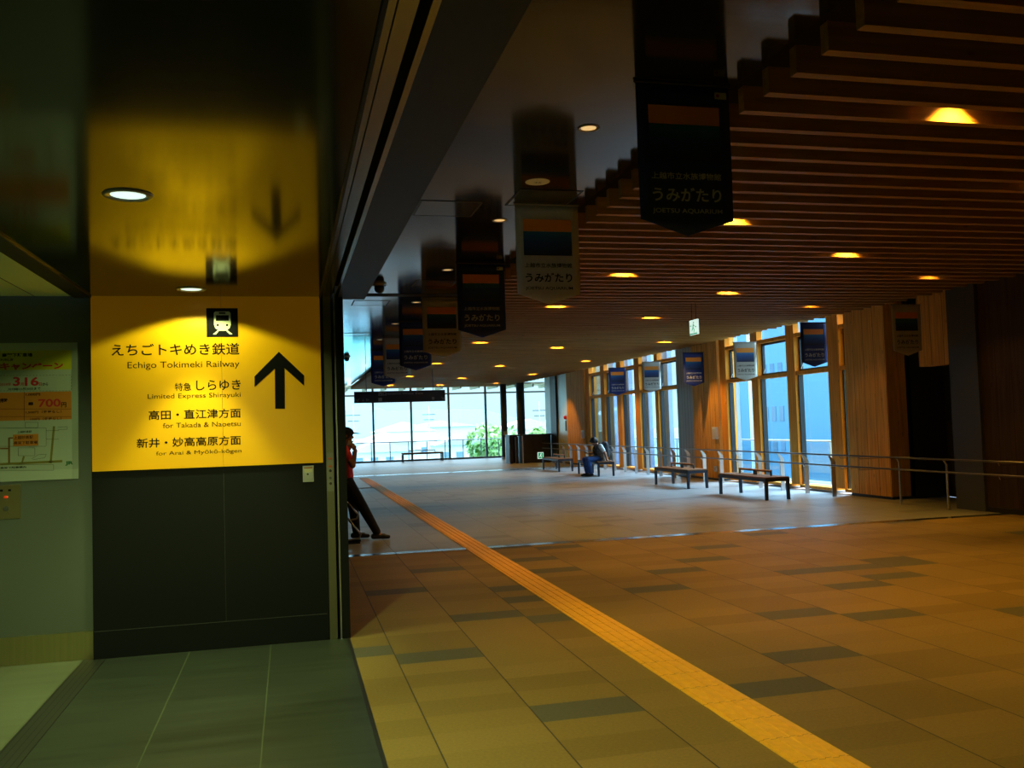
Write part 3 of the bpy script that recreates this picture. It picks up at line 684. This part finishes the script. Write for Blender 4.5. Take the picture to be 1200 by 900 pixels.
# ------------------------------------------------------------------ benches
def bench(label, loc, rz=0):
    t = thing('bench', label, 'bench', loc, rz, None)
    L, Wd, H = 1.92, .50, .43
    s = MB()
    for x in (-Wd/2+.02, Wd/2-.02): s.box(x-.02, x+.02, -L/2, L/2, H-.085, H-.028)
    for y in (-L/2+.02, L/2-.02): s.box(-Wd/2+.04, Wd/2-.04, y-.02, y+.02, H-.085, H-.028)
    for y in (-.3, .3): s.box(-Wd/2+.04, Wd/2-.04, y-.02, y+.02, H-.075, H-.028)
    s.build('frame', M_bframe, t)
    w = MB()
    for k in range(4):
        x = -Wd/2+.005+k*.1235; w.box(x, x+.118, -L/2+.004, L/2-.004, H-.028, H)
    w.build('seat', M_bwood, t, bevel=.003)
    for x in (-1, 1):
        for y in (-1, 1):
            MB().poly([(x*(Wd/2), y*(L/2), H-.03), (x*(Wd/2-.055), y*(L/2), H-.03), (x*(Wd/2-.045), y*(L/2), 0), (x*(Wd/2), y*(L/2), 0)], (0, -y*.06, 0)).build('leg', M_bframe, t)
    for y in (-.33, .33):
        a = MB().beam((.06, y-.29, H), (.06, y-.29, H+.09), .028, .028, up=(0, 1, 0)).beam((.06, y+.29, H), (.06, y+.29, H+.09), .028, .028, up=(0, 1, 0)).box(.046, .074, y-.30, y+.30, H+.07, H+.09)
        a = a.build('armrest', M_bframe, t)
        MB().box(.04, .08, y-.30, y+.30, H+.088, H+.112).build('armrest_top', M_arm, a)
    return t
b0 = bench('nearest dark bench with low armrests, before the bright near windows', (8.87, 16.40, 0))
dup(b0, (8.92, 19.95, 0), 0, 'second bench, before the grey and cedar wall panels')
dup(b0, (8.87, 25.93, 0), 0, 'bench with the seated man with backpack on it')
dup(b0, (8.70, 29.35, 0), 0, 'far bench left of the seated man')
dup(b0, (6.05, 42.75, 0), PI/2, 'far bench against the bright glass end wall')
for o in D.objects:
    if o.name.startswith('bench') and o.type == 'EMPTY': o['group'] = 'benches in the concourse'

# ------------------------------------------------------------------ far counter, bollards, signs
kx0, kx1, ky = 9.22, 10.42, 36.0
kk = thing('counter', 'black cabinet counter with thin overhanging top beside the far columns', 'counter', (9.82, 36.35, 0))
MB().box(-.58, .60, -.35, .35, 0, 1.12).build('body', M_kiosk, kk, bevel=.004)
MB().box(-1.15, .63, -.38, .38, 1.12, 1.175).build('top', M_kiosk, kk)
MB().box(-.63, -.58, -.37, .37, 0, 1.12).build('steel_edge', M_brushed, kk)
MB().box(-1.15, -1.02, -.33, .33, 0, 1.12).build('side_panel', M_kiosk, kk)
MB().box(-.95, -.66, .25, .33, 0, 1.12).build('back_panel', M_kiosk, kk)
eg = thing('exit_sign', 'low green and white exit sign on the black counter front', 'exit sign', (9.96, 35.985, .29))
MB().box(-.12, .12, -.02, .008, -.13, .13).build('housing', M_exitw, eg)
def runner(mb, s, m=1):
    mb.ball((.02*m, 0, .075*s), .018*s, (1, .1, 1)); mb.beam((.0, 0, .05*s), (-.01*m, 0, -.01*s), .03*s, .003, up=(0, 1, 0))
    mb.beam((-.01*m, 0, -.01*s), (.035*m, 0, -.04*s), .018*s, .003, up=(0, 1, 0)); mb.beam((.035*m, 0, -.04*s), (.025*m, 0, -.085*s), .016*s, .003, up=(0, 1, 0))
    mb.beam((-.01*m, 0, -.01*s), (-.06*m, 0, -.06*s), .018*s, .003, up=(0, 1, 0)); mb.beam((0, 0, .045*s), (.055*m, 0, .02*s), .014*s, .003, up=(0, 1, 0)); return mb
rr = MB().box(-.1, .1, -.002, .002, -.11, .11); rr.build('green_field', M_exitg, eg, (0, -.022, 0))
runner(MB(), 1).build('running_figure', M_exitw, eg, (0, -.026, 0))
for i, (x, y, l) in enumerate(((8.78, 36.9, 'steel-faced bollard standing apart left of the black counter'), (9.02, 36.2, 'steel-faced bollard close to the left end of the black counter'))):
    t = thing('bollard', l, 'bollard', (x, y, 0), 0, 'bollards by the counter')
    MB().box(-.055, .055, -.06, .06, 0, 1.08).build('core', M_kiosk, t, bevel=.01)
    MB().box(-.062, -.052, -.062, .062, .02, 1.07).build('steel_face', M_brushed, t)
# emergency exit sign under the slats
ex = thing('exit_sign', 'small lit green and white exit sign hanging under the timber slats', 'exit sign', (6.62, 14.0, 3.10), 0)
MB().box(-.015, .015, -.15, .15, -.125, .125).build('housing', M_exitw, ex, bevel=.002)
for y in (-.08, .08): MB().bar((0, y, .125), (0, y, .40), .006, n=6).build('hanger', M_black, ex)
q = MB(); runner(q, 1.0); q.beam((.07, 0, 0), (.12, 0, 0), .016, .003, up=(0, 1, 0)).beam((-.07, 0, .03), (-.12, 0, .03), .016, .003, up=(0, 1, 0)); q.build('running_figure', M_exitg, ex, (-.018, 0, 0), (0, 0, -PI/2))
MB().box(-.018, -.0155, -.145, .145, -.12, -.10).build('green_edge', M_exitg, ex)

# long hanging direction board near the end wall
hs = thing('hanging_board', 'long dark navy direction board hanging before the glass end wall', 'sign', (3.56, 30.0, 2.44))
M_hs = mat('board_navy', (.010, .014, .028), .45)
MB().box(-1.5, 1.5, -.05, .05, .0, .375).build('board', M_hs, hs)
MB().box(-1.5, 1.5, -.053, -.05, .195, .200).build('divider', M_alu, hs)
for x in (-1.1, 1.1): MB().bar((x, 0, .37), (x, 0, 1.2), .012, n=6).build('hanger', M_black, hs)
M_hink = mat('board_ink', (.30, .32, .34), .6)
text('lettering', '西口', M_hink, hs, (-.72, .225, -.46, .345), -.0535, .02)
text('lettering', '（もみの木テラス）', M_hink, hs, (-.43, .24, .03, .325), -.0535, .01)
text('lettering', 'West Exit', M_hink, hs, (.07, .25, .76, .31), -.0535)
for s, x0, x1 in (('↙', -1.43, -1.33), ('↓', -1.25, -1.19), ('▷', -1.11, -1.02), ('↘', 1.36, 1.46), ('♿', 1.05, 1.13)): text('symbol', s, M_hink, hs, (x0, .055, x1, .145), -.0535)
MB().box(-.72, -.60, -.0545, -.0535, .045, .155).build('symbol', M_hink, hs)

# fittings on the wall boards
def wallbox(x, y, z, w, h, label, name='wall_speaker', cat='speaker'):
    t = thing(name, label, cat, (x, y, z), 0)
    MB().box(-.07, 0, -w/2, w/2, -h/2, h/2).build('case', M_box, t, bevel=.006)
    MB().box(-.073, -.07, -w/2+.02, w/2-.02, -h/2+.02, h/2-.05).build('grille', mat('grille_white', (.62, .63, .62), .6), t)
wallbox(10.5, 21.16, 1.2, .22, .30, 'white wall box on the cedar boards behind the second bench')
wallbox(10.5, 31.87, 1.15, .24, .28, 'white wall box on the far cedar boards behind the seated man')
t = thing('socket_box', 'small grey socket box low on the cedar boards', 'socket', (10.5, 21.2, .29))
MB().box(-.06, 0, -.055, .055, -.07, .07).build('case', M_brushed, t, bevel=.004); MB().box(-.064, -.06, -.035, .035, -.04, .04).build('flap', M_ring, t)
t = thing('fire_alarm', 'red round fire alarm lamp with dark strip on pale grooved panel', 'fire alarm', (10.52, 33.83, 1.80))
t.location.y = 34.1
MB().ball((-.05, 0, 0), .075, (.6, 1, 1)).build('lamp', M_alarm, t, smooth=True); MB().bar((-.02, 0, 0), (0, 0, 0), .085, n=20).build('base', M_alarm, t)
MB().box(-.03, 0, -.05, .05, -.52, -.12).build('strip', M_alu, t)

# ------------------------------------------------------------------ people
def skin_mesh(name, mb, m, parent, voxel=.007, smooth=4):
    me = mb.mesh(name, m); o = D.objects.new('tmp', me); COL.objects.link(o)
    r = o.modifiers.new('r', 'REMESH'); r.mode = 'VOXEL'; r.voxel_size = voxel; r.use_smooth_shade = True
    if smooth: s = o.modifiers.new('s', 'SMOOTH'); s.iterations = smooth; s.factor = .5
    bpy.context.view_layer.update()
    ev = o.evaluated_get(bpy.context.evaluated_depsgraph_get()); me2 = D.meshes.new_from_object(ev); me2.name = name
    D.objects.remove(o); D.meshes.remove(me)
    me2.materials.clear(); me2.materials.append(m)
    for p in me2.polygons: p.use_smooth = True; p.material_index = 0
    ob = D.objects.new(name, me2); COL.objects.link(ob); ob.parent = parent; return ob
def head(mb, c, f, u, s=1.0):
    """skull, jaw, nose, brows, ears; f = where the face points, u = crown"""
    c, f, u = Vector(c), Vector(f).normalized(), Vector(u).normalized(); u = (u-f*u.dot(f)).normalized(); l = u.cross(f)
    R = Matrix((f, l, u)).transposed().to_4x4()
    P = lambda a, b, d: c+f*a*s+l*b*s+u*d*s
    mb.ball(P(-.012, 0, .02), .093*s, (1.05, .82, 1.0), R); mb.ball(P(.022, 0, -.045), .066*s, (1.05, .86, 1.15), R); mb.ball(P(.055, 0, -.088), .026*s, (1, 1.2, .8), R)
    mb.cap(P(.083, 0, .012), .008*s, P(.104, 0, -.024), .014*s, 8); mb.cap(P(.078, -.03, .024), .011*s, P(.078, .03, .024), .011*s, 8)
    mb.cap(P(.084, -.018, -.056), .007*s, P(.084, .018, -.056), .007*s, 8)
    for k in (-1, 1): mb.ball(P(-.005, k*.078, -.008), .03*s, (.55, .3, 1), R, 10); mb.ball(P(.062, k*.038, -.02), .022*s, (.8, 1, .8), R, 10)
    return P, R
def hand(mb, w, d, n, side, curl=.5, s=1.0):
    """palm from wrist w along d, palm normal n; four fingers of their own lengths and a thumb from the side of the palm"""
    w, d, n = Vector(w), Vector(d).normalized(), Vector(n).normalized(); n = (n-d*n.dot(d)).normalized(); a = d.cross(n)*side
    mb.cap(w, .024*s, w+d*.035*s, .024*s, 8)
    for k, L in zip((-1.5, -.5, .5, 1.5), (.070, .080, .076, .058)):
        b = w+a*k*.019*s; kn = b+d*.088*s
        mb.cap(w+a*k*.013*s+d*.02*s, .014*s, kn, .0115*s, 8)
        m1 = kn+(d*math.cos(curl)+n*math.sin(curl))*L*.5*s; m2 = m1+(d*math.cos(2*curl)+n*math.sin(2*curl))*L*.3*s; m3 = m2+(d*math.cos(2.8*curl)+n*math.sin(2.8*curl))*L*.22*s
        mb.cap(kn, .0112*s, m1, .0098*s, 8); mb.cap(m1, .0098*s, m2, .009*s, 8); mb.cap(m2, .009*s, m3, .0078*s, 8)
    t0 = w-a*.022*s+d*.022*s; t1 = t0-a*.028*s+d*.03*s+n*.012*s; t2 = t1+d*.030*s-a*.004*s+n*.018*s
    mb.cap(t0, .015*s, t1, .0125*s, 8); mb.cap(t1, .0125*s, t2, .0098*s, 8)
M_skin = mat('skin', (.36, .17, .10), .5, var=.05, scale=(20, 20, 20))
M_hair = mat('black_hair', (.010, .008, .008), .45, bump=.6, scale=(90, 90, 30))
M_red = mat('red_shirt', (.85, .05, .04), .75, var=.12, scale=(9, 9, 14)); M_trou = mat('black_trousers', (.004, .004, .006), .8, var=.2, scale=(12, 12, 12))
M_shoe = mat('black_shoe', (.010, .010, .011), .5); M_capm = mat('navy_cap', (.012, .018, .05), .7); M_jean = mat('blue_jeans', (.03, .10, .32), .8, var=.3, scale=(14, 14, 14))
M_vest = mat('grey_shirt', (.13, .12, .105), .8, var=.8, scale=(26, 26, 26)); M_sleeve = mat('white_sleeve', (.62, .70, .74), .75, var=.25, scale=(18, 18, 18)); M_pack = mat('dark_backpack', (.02, .03, .04), .6, var=.2, scale=(12, 12, 12))
V3 = Vector
def shoe(mb, a, d):
    a, d = V3(a), V3(d).normalized(); s = d.cross(V3((0, 0, 1)))
    mb.cap(a+V3((0, 0, -.035))-d*.045, .042, a+V3((0, 0, -.04))+d*.10, .038, 10); mb.cap(a+V3((0, 0, -.045))+d*.08, .036, a+V3((0, 0, -.052))+d*.165, .028, 10); mb.cap(a, .046, a+V3((0, 0, .02)), .043, 10)
# man leaning against the wall behind the jamb, facing the windows
p1 = thing('person', 'person in navy cap, red shirt and black trousers leaning beside the doorway', 'person', (.85, 13.2, 0))
o_ = V3((-.85, -13.2, 0))
J = {k: V3(v)+o_ for k, v in dict(pel=(.745, 13.2, .88), chest=(.725, 13.2, 1.17), neck=(.735, 13.2, 1.36), hd=(.785, 13.2, 1.485), hr=(.755, 13.11, .85), hl=(.755, 13.29, .85),
     kr=(.985, 13.06, .46), ar=(1.165, 13.03, .085), kl=(.865, 13.30, .45), al=(.90, 13.30, .085), sr=(.735, 13.02, 1.29), sl_=(.735, 13.38, 1.29), er=(.85, 12.97, 1.06), wr=(.895, 13.03, 1.27), el=(.76, 13.43, 1.03), wl=(.845, 13.20, 1.07)).items()}
b = MB(); P_, R_ = head(b, J['hd'], (1, 0, -.12), (0, 0, 1), .95)
b.cap(J['neck']-V3((.01, 0, .05)), .058, J['hd']-V3((.01, 0, .06)), .052).cap(J['chest'], .115, J['pel'], .11)
for y in (-.07, .07): b.cap(J['chest']+V3((0, y, .05)), .10, J['pel']+V3((0, y, 0)), .095)
b.cap(J['sr'], .052, J['sl_'], .052)
for s, e, w in (('sr', 'er', 'wr'), ('sl_', 'el', 'wl')): b.cap(J[s], .052, J[e], .040).cap(J[e], .040, J[w], .029)
for h_, k_, a_ in (('hr', 'kr', 'ar'), ('hl', 'kl', 'al')): b.cap(J[h_], .085, J[k_], .056).cap(J[k_], .055, J[a_], .036).cap(J[a_], .036, J[a_]+V3((.10, 0, -.045)), .026)
hand(b, J['wr'], (-.45, .12, .9), (-.6, .8, 0), 1, .75, .95); hand(b, J['wl'], (.1, -.98, .1), (-.6, -.3, -.6), -1, .5, .95)
skin_mesh('body', b, M_skin, p1, .006)
b = MB().cap(J['chest']+V3((0, 0, .02)), .135, J['pel']+V3((0, 0, -.02)), .128)
for y in (-.08, .08): b.cap(J['chest']+V3((0, y, .06)), .115, J['pel']+V3((0, y, -.06)), .112)
b.cap(J['sr']+V3((0, .01, 0)), .068, J['sl_']+V3((0, -.01, 0)), .068)
for s, e in (('sr', 'er'), ('sl_', 'el')): b.cap(J[s], .068, J[s].lerp(J[e], .5), .062)
skin_mesh('shirt', b, M_red, p1, .010, 3)
b = MB().cap(J['pel']+V3((0, -.05, -.06)), .117, J['pel']+V3((0, .05, -.06)), .117)
for h_, k_, a_ in (('hr', 'kr', 'ar'), ('hl', 'kl', 'al')): b.cap(J[h_], .105, J[k_], .075).cap(J[k_], .075, J[a_]+V3((0, 0, .03)), .058)
skin_mesh('trousers', b, M_trou, p1, .010, 3)
for a_ in ('ar', 'al'):
    b = MB(); shoe(b, J[a_], (1, 0, 0)); skin_mesh('shoe', b, M_shoe, p1, .007, 2)
b = MB().ball(P_(-.025, 0, .02), .098, (1.0, .86, 1.0), R_).ball(P_(-.05, 0, -.03), .075, (.8, 1, 1), R_); skin_mesh('hair', b, M_hair, p1, .008, 2)
b = MB().ball(P_(-.012, 0, .05), .104, (1.08, .9, .72), R_); b.ball(P_(.12, 0, .045), .085, (1.0, .82, .11), R_); skin_mesh('cap', b, M_capm, p1, .006, 2)
ph = thing('phone', 'pale phone held to the ear by the capped person', 'phone', tuple(J['wr']-o_+V3((-.075, .045, .075))))
MB().box(-.035, .035, -.005, .005, -.07, .07, Matrix.Rotation(.25, 4, 'Y')).build('case', M_box, ph, bevel=.002)
# low rack with slanted chrome bars beside him
rk = thing('metal_rack', 'low dark rack with two slanted chrome bars beside the red-shirted person', 'rack', (.76, 12.72, 0))
for z0, z1, x1 in ((.56, .40, .13), (.34, .13, .16)):
    MB().bar((-.03, 0, z0+.03), (x1, 0, z1), .014, n=10).build('chrome_bar', M_steel, rk, smooth=True)
    MB().bar((x1, 0, z1), (x1-.02, 0, z1-.06), .012).bar((x1-.02, 0, z1-.06), (-.03, 0, z1-.08), .012).build('lower_bar', M_ring, rk)
MB().box(-.06, -.03, -.02, .02, 0, .62).box(-.06, .16, .015, .03, .02, .05).box(-.06, .15, -.03, .03, 0, .02).build('frame', M_black, rk)
# man seated on the third bench, facing left, head bowed
p2 = thing('person', 'person with black hair, blue jeans and dark backpack sitting bowed on a bench', 'person', (8.80, 25.40, 0))
o_ = V3((-8.9, -25.5, 0))
J = {k: V3(v)+o_ for k, v in dict(pel=(8.93, 25.5, .525), chest=(8.92, 25.5, .77), neck=(8.875, 25.5, .90), hd=(8.765, 25.5, 1.005), hr=(8.90, 25.60, .515), hl=(8.90, 25.40, .515), kr=(8.50, 25.62, .49), kl=(8.53, 25.37, .49),
     ar=(8.56, 25.62, .085), al=(8.60, 25.38, .085), sr=(8.885, 25.69, .865), sl_=(8.905, 25.31, .865), er=(8.80, 25.74, .64), wr=(8.62, 25.62, .66), el=(9.02, 25.25, .655), wl=(9.05, 25.22, .465)).items()}
b = MB(); P_, R_ = head(b, J['hd'], (-.86, -.05, -.62), (-.5, 0, .86), .98)
b.cap(J['neck'], .056, J['hd']+V3((.03, 0, -.03)), .052)
for y in (-.08, .08): b.cap(J['chest']+V3((0, y, .03)), .095, J['pel']+V3((0, y, 0)), .095)
b.cap(J['sr'], .052, J['sl_'], .052)
for s, e, w in (('sr', 'er', 'wr'), ('sl_', 'el', 'wl')): b.cap(J[s], .052, J[e], .042).cap(J[e], .041, J[w], .029)
for h_, k_, a_ in (('hr', 'kr', 'ar'), ('hl', 'kl', 'al')): b.cap(J[h_], .085, J[k_], .058).cap(J[k_], .056, J[a_], .036).cap(J[a_], .036, J[a_]+V3((-.10, 0, -.045)), .026)
hand(b, J['wl'], (.75, -.5, -.15), (0, 0, -1), 1, .12); hand(b, J['wr'], (-.85, -.45, .05), (.1, -.3, 1), -1, .5)
skin_mesh('body', b, M_skin, p2, .006)
b = MB()
for y in (-.085, 0, .085): b.cap(J['chest']+V3((0, y, .04)), .118, J['pel']+V3((0, y, .02)), .125)
b.cap(J['sr']+V3((0, -.03, 0)), .068, J['sl_']+V3((0, .03, 0)), .068)
skin_mesh('shirt', b, M_vest, p2, .010, 3)
for s, e in (('sr', 'er'), ('sl_', 'el')):
    b = MB().cap(J[s], .072, J[s].lerp(J[e], .6), .064); skin_mesh('sleeve', b, M_sleeve, p2, .009, 2)
b = MB().cap(J['pel']+V3((0, -.06, 0)), .118, J['pel']+V3((0, .06, 0)), .118)
for h_, k_, a_ in (('hr', 'kr', 'ar'), ('hl', 'kl', 'al')): b.cap(J[h_], .10, J[k_], .078).cap(J[k_], .076, J[a_]+V3((0, 0, .03)), .06)
skin_mesh('jeans', b, M_jean, p2, .010, 3)
for a_ in ('ar', 'al'):
    b = MB(); shoe(b, J[a_], (-1, 0, 0)); skin_mesh('shoe', b, M_shoe, p2, .007, 2)
b = MB().ball(P_(-.02, 0, .035), .108, (1.05, .92, .95), R_).ball(P_(-.06, 0, -.02), .08, (.9, 1.05, 1), R_).ball(P_(.055, 0, .07), .055, (1, 1.3, .7), R_); skin_mesh('hair', b, M_hair, p2, .008, 2)
bp_ = thing('backpack', 'dark backpack worn on the back of the seated person', 'backpack', (9.0, 25.40, .765))
b = MB().cap((0, -.09, .13), .085, (.02, -.09, -.14), .095).cap((0, .09, .13), .085, (.02, .09, -.14), .095).cap((.0, 0, .15), .10, (.03, 0, -.13), .11); skin_mesh('bag', b, M_pack, bp_, .011, 3)
b = MB().cap((.105, -.05, -.03), .055, (.11, -.05, -.13), .055).cap((.105, .05, -.03), .055, (.11, .05, -.13), .055); skin_mesh('front_pocket', b, M_pack, bp_, .010, 2)
for y in (-.12, .12):
    b = MB()
    pts = [(0, y, .14), (-.14, y*1.05, .185), (-.27, y*1.05, .135), (-.325, y*1.05, .0), (-.27, y*1.15, -.15), (-.06, y*1.2, -.20)]
    for u, v in zip(pts, pts[1:]): b.beam(u, v, .035, .010, up=(0, 1, .2))
    b.build('strap', M_pack, bp_)
ph = thing('phone', 'dark phone in the hand of the seated person', 'phone', (8.415, 25.455, .70))
MB().box(-.04, .04, -.07, .07, -.005, .005, Matrix.Rotation(.5, 4, 'Y')).build('case', M_black, ph, bevel=.002)

# ------------------------------------------------------------------ outside
M_out = mat('balcony_slab', (.16, .17, .18), .7); M_rail = mat('balustrade_steel', (.55, .6, .62), .3, metal=.6)
struct('ground', MB().box(-500, 900, -200, 1200, -8.2, -8), mat('town_ground', (.12, .15, .11), .9, var=.2, scale=(.1, .1, .1)))
struct('floor', MB().box(-3, 16, 43.9, 45.6, -.5, -.02), M_out)
struct('floor', MB().box(11.0, 12.6, 14.0, 43.9, -.5, -.04), M_out)
br = thing('balustrade', 'steel balustrade outside the glass end wall', 'balustrade', (0, 45.2, 0))
MB().bar((-1, 0, .92), (15, 0, .92), .025).build('top_rail', M_rail, br)
MB().box(-1, 15, -.005, .005, .08, .86).build('glass_panel', M_glass, br)
for k in range(15): MB().box(.2+.92*k-.02, .2+.92*k+.02, -.02, .02, -.02, .92).build('post', M_mull, br)
br2 = thing('balustrade', 'steel and glass balustrade outside the right-hand windows', 'balustrade', (12.3, 0, 0))
MB().bar((0, 14.5, .95), (0, 43, .95), .025).build('top_rail', M_rail, br2)
MB().box(-.005, .005, 14.5, 43, .05, .90).build('glass_panel', M_glass, br2)
for k in range(20): MB().box(-.02, .02, 14.6+1.45*k-.02, 14.6+1.45*k+.02, -.04, .95).build('post', M_rail, br2)
# screen fins outside the far bays
M_fin = mat('fin_grey', (.26, .36, .56), .6, var=.05, scale=(2, 2, 2))
for a, b_, fr_, wh in ((19.37, 20.64, .22, 'nearest of all'), (23.53, 24.95, .42, 'second from the near end'), (25.20, 26.42, .45, 'third from the near end'),
                       (26.83, 28.02, .45, 'fourth from the near end'), (28.43, 29.66, .62, 'fifth from the near end'), (30.03, 31.27, .95, 'sixth and farthest from the near end')):
    k = 11.45/10.62
    tag(MB().box(11.45, 11.6, k*(b_-(b_-a)*fr_), k*b_+.15, -.04, 3.9).build('screen_fin', M_fin), 'grey screen fin outside the windows, '+wh, 'screen fin', 'screen fins outside the windows')
nb = thing('building', 'tall pale blue clad building close outside the near windows', 'building', (17.5, 30, -8))
M_clad = mat('blue_cladding', (.095, .27, .42), .6, var=.05, scale=(.4, .4, .4)); lined(M_clad, 'Y', .9, 0, .02, (.085, .24, .38))
MB().box(0, 6, -8, 3.1, 0, 14.2).build('wall', M_clad, nb)
MB().box(-.02, 6, 3.1, 6.5, 0, 14.2).build('pale_wall', mat('pale_cladding', (.62, .72, .78), .6), nb)
MB().bar((-.15, 1.85, 0), (-.15, 1.85, 14.2), .11, n=14).build('downpipe', mat('pipe_white', (.8, .85, .88), .5), nb)
for z in (8.2, 9.4, 11):
    for y in (-.2, .35, .9): MB().box(-.015, .0, y, y+.3, z, z+.55).build('window', mat('far_glass', (.085, .18, .28), .2), nb)
# houses of the town
def house(x, y, w, d, h, roofh, wallc, roofc, label, rz=0):
    t = thing('house', label, 'house', (x, y, -8), rz, 'houses of the town')
    MB().box(-w/2, w/2, -d/2, d/2, 0, h).build('wall', mat('house_'+wallc, {'white': (.8, .82, .83), 'cream': (.75, .72, .66), 'blue': (.5, .66, .74)}[wallc], .8), t)
    MB().poly([(-w/2-.4, -d/2-.4, h), (w/2+.4, -d/2-.4, h), (0, -d/2-.4, h+roofh)], (0, d+.8, 0)).build('roof', mat('roof_'+roofc, {'teal': (.10, .62, .66), 'grey': (.48, .52, .54), 'red': (.62, .46, .44), 'pale': (.6, .65, .66)}[roofc], .7), t)
    for i in range(max(2, int(w/2.6))):
        for z in (1.2, 4.0):
            if z+1.2 > h: continue
            xx = -w/2+1.0+i*2.4
            if xx+1.2 > w/2: continue
            wn = MB().box(xx, xx+1.2, -d/2-.04, -d/2, z, z+1.2).build('window', M_far if False else mat('house_glass', (.18, .26, .32), .15), t)
for x, y, w, d, h, rh, wc, rc, l in (
    (14, 150, 10, 8, 6.0, 2.0, 'white', 'red', 'white house with reddish roof left of the lime green tree'), (30, 165, 9, 8, 6.4, 1.8, 'cream', 'grey', 'cream house with grey roof behind the lime green tree'),
    (13.5, 86, 6, 6, 4.6, 1.4, 'white', 'teal', 'white house with teal roof just left of the lime green tree'), (3, 140, 12, 9, 5.2, 1.6, 'blue', 'pale', 'blue-walled house with pale roof toward the left of town'),
    (52, 200, 16, 10, 8.5, 2.4, 'white', 'grey', 'large white house with grey roof behind the columns'), (26, 215, 14, 9, 9.0, 2.2, 'cream', 'pale', 'distant cream house with pale roof in the middle of town'),
    (6, 225, 16, 10, 9.4, 2.2, 'white', 'grey', 'distant white house with grey roof on the left'), (60, 170, 10, 9, 5.5, 2, 'white', 'teal', 'white house with teal roof right of the columns'),
    (19, 190, 12, 9, 7.0, 2.0, 'cream', 'red', 'cream house with red roof in the middle of town'), (38, 235, 18, 10, 9.8, 1.6, 'blue', 'grey', 'long blue-walled house at the far edge of town'),
    (7.5, 104, 9, 7, 4.2, 1.3, 'blue', 'teal', 'low blue house with teal roof at the left, nearest the railing')): house(x, y, w, d, h, rh, wc, rc, l)
# trees
def tree(x, y, h, r, label, col):
    t = thing('tree', label, 'tree', (x, y, -8), 0, 'trees in the town'); rnd = random.Random(int(x*10+y))
    MB().bar((0, 0, 0), (0, 0, h*.6), .22, .10).build('trunk', mat('bark', (.16, .11, .07), .9), t)
    s = MB()
    blobs = [(V3((rnd.uniform(-.6, .6)*r, rnd.uniform(-.6, .6)*r, h*.68+rnd.uniform(-.32, .30)*h)), r*rnd.uniform(.35, .6)) for _ in range(9)]
    for _ in range(3200):
        c, q = rnd.choice(blobs); v = V3((rnd.gauss(0, 1), rnd.gauss(0, 1), rnd.gauss(0, 1))).normalized()*q*rnd.uniform(.75, 1.05)+c
        a = V3((rnd.gauss(0, 1), rnd.gauss(0, 1), rnd.gauss(0, 1))).normalized()*.22; b2 = a.orthogonal().normalized()*.16
        s.bm.faces.new([s.bm.verts.new(v+k) for k in (-a, b2, a, -b2)])
    s.build('foliage', mat('leaf_'+col, {'lime': (.15, .27, .045), 'green': (.035, .10, .03)}[col], .6, var=.3, scale=(1, 1, 1)), t)
tree(12.4, 58, 9.0, 3.0, 'lime green bushy tree just beyond the end wall balustrade', 'lime'); tree(17.2, 68, 8.6, 2.6, 'lime green tree right of the bushy one', 'lime'); tree(23.0, 74, 8.4, 2.4, 'dark green tree behind the black counter', 'green'); tree(9.8, 75, 6.5, 1.8, 'small green tree left of the bushy one', 'green')
for i, (x, y) in enumerate(((8.6, 128), (36, 130), (21, 140))):
    t = thing('utility_pole', ('utility pole left in the town', 'utility pole seen right of the black columns', 'distant utility pole in the town')[i], 'utility pole', (x, y, -8), 0, 'utility poles')
    MB().bar((0, 0, 0), (0, 0, 13), .10, .07).build('pole', mat('pole_grey', (.5, .5, .5), .7), t); MB().box(-1, 1, -.06, .06, 11.6, 11.75).box(-.8, .8, -.06, .06, 10.8, 10.95).build('cross_arm', M_mull, t)
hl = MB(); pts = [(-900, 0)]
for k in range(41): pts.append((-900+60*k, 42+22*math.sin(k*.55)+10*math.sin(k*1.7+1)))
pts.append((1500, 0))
tag(hl.poly([(x, 1150, z-8) for x, z in pts], (0, 60, 0)).build('hill', mat('hazy_hill', (.42, .58, .62), .9)), None, None, None, 'structure')  # distance haze is put into the pale hill colour
# roof edge outside, above the glass end wall
rf = MB(); rf.box(.5, 13, 44.0, 46.2, 3.62, 3.70)
struct('trim_10', rf, mat('eave_board', (.62, .52, .36), .7))
ef = MB()
for k in range(14): ef.box(.8+.92*k, .88+.92*k, 43.9, 46.2, 3.46, 3.62)
struct('trim_11', ef, mat('eave_rafter', (.75, .72, .62), .7))
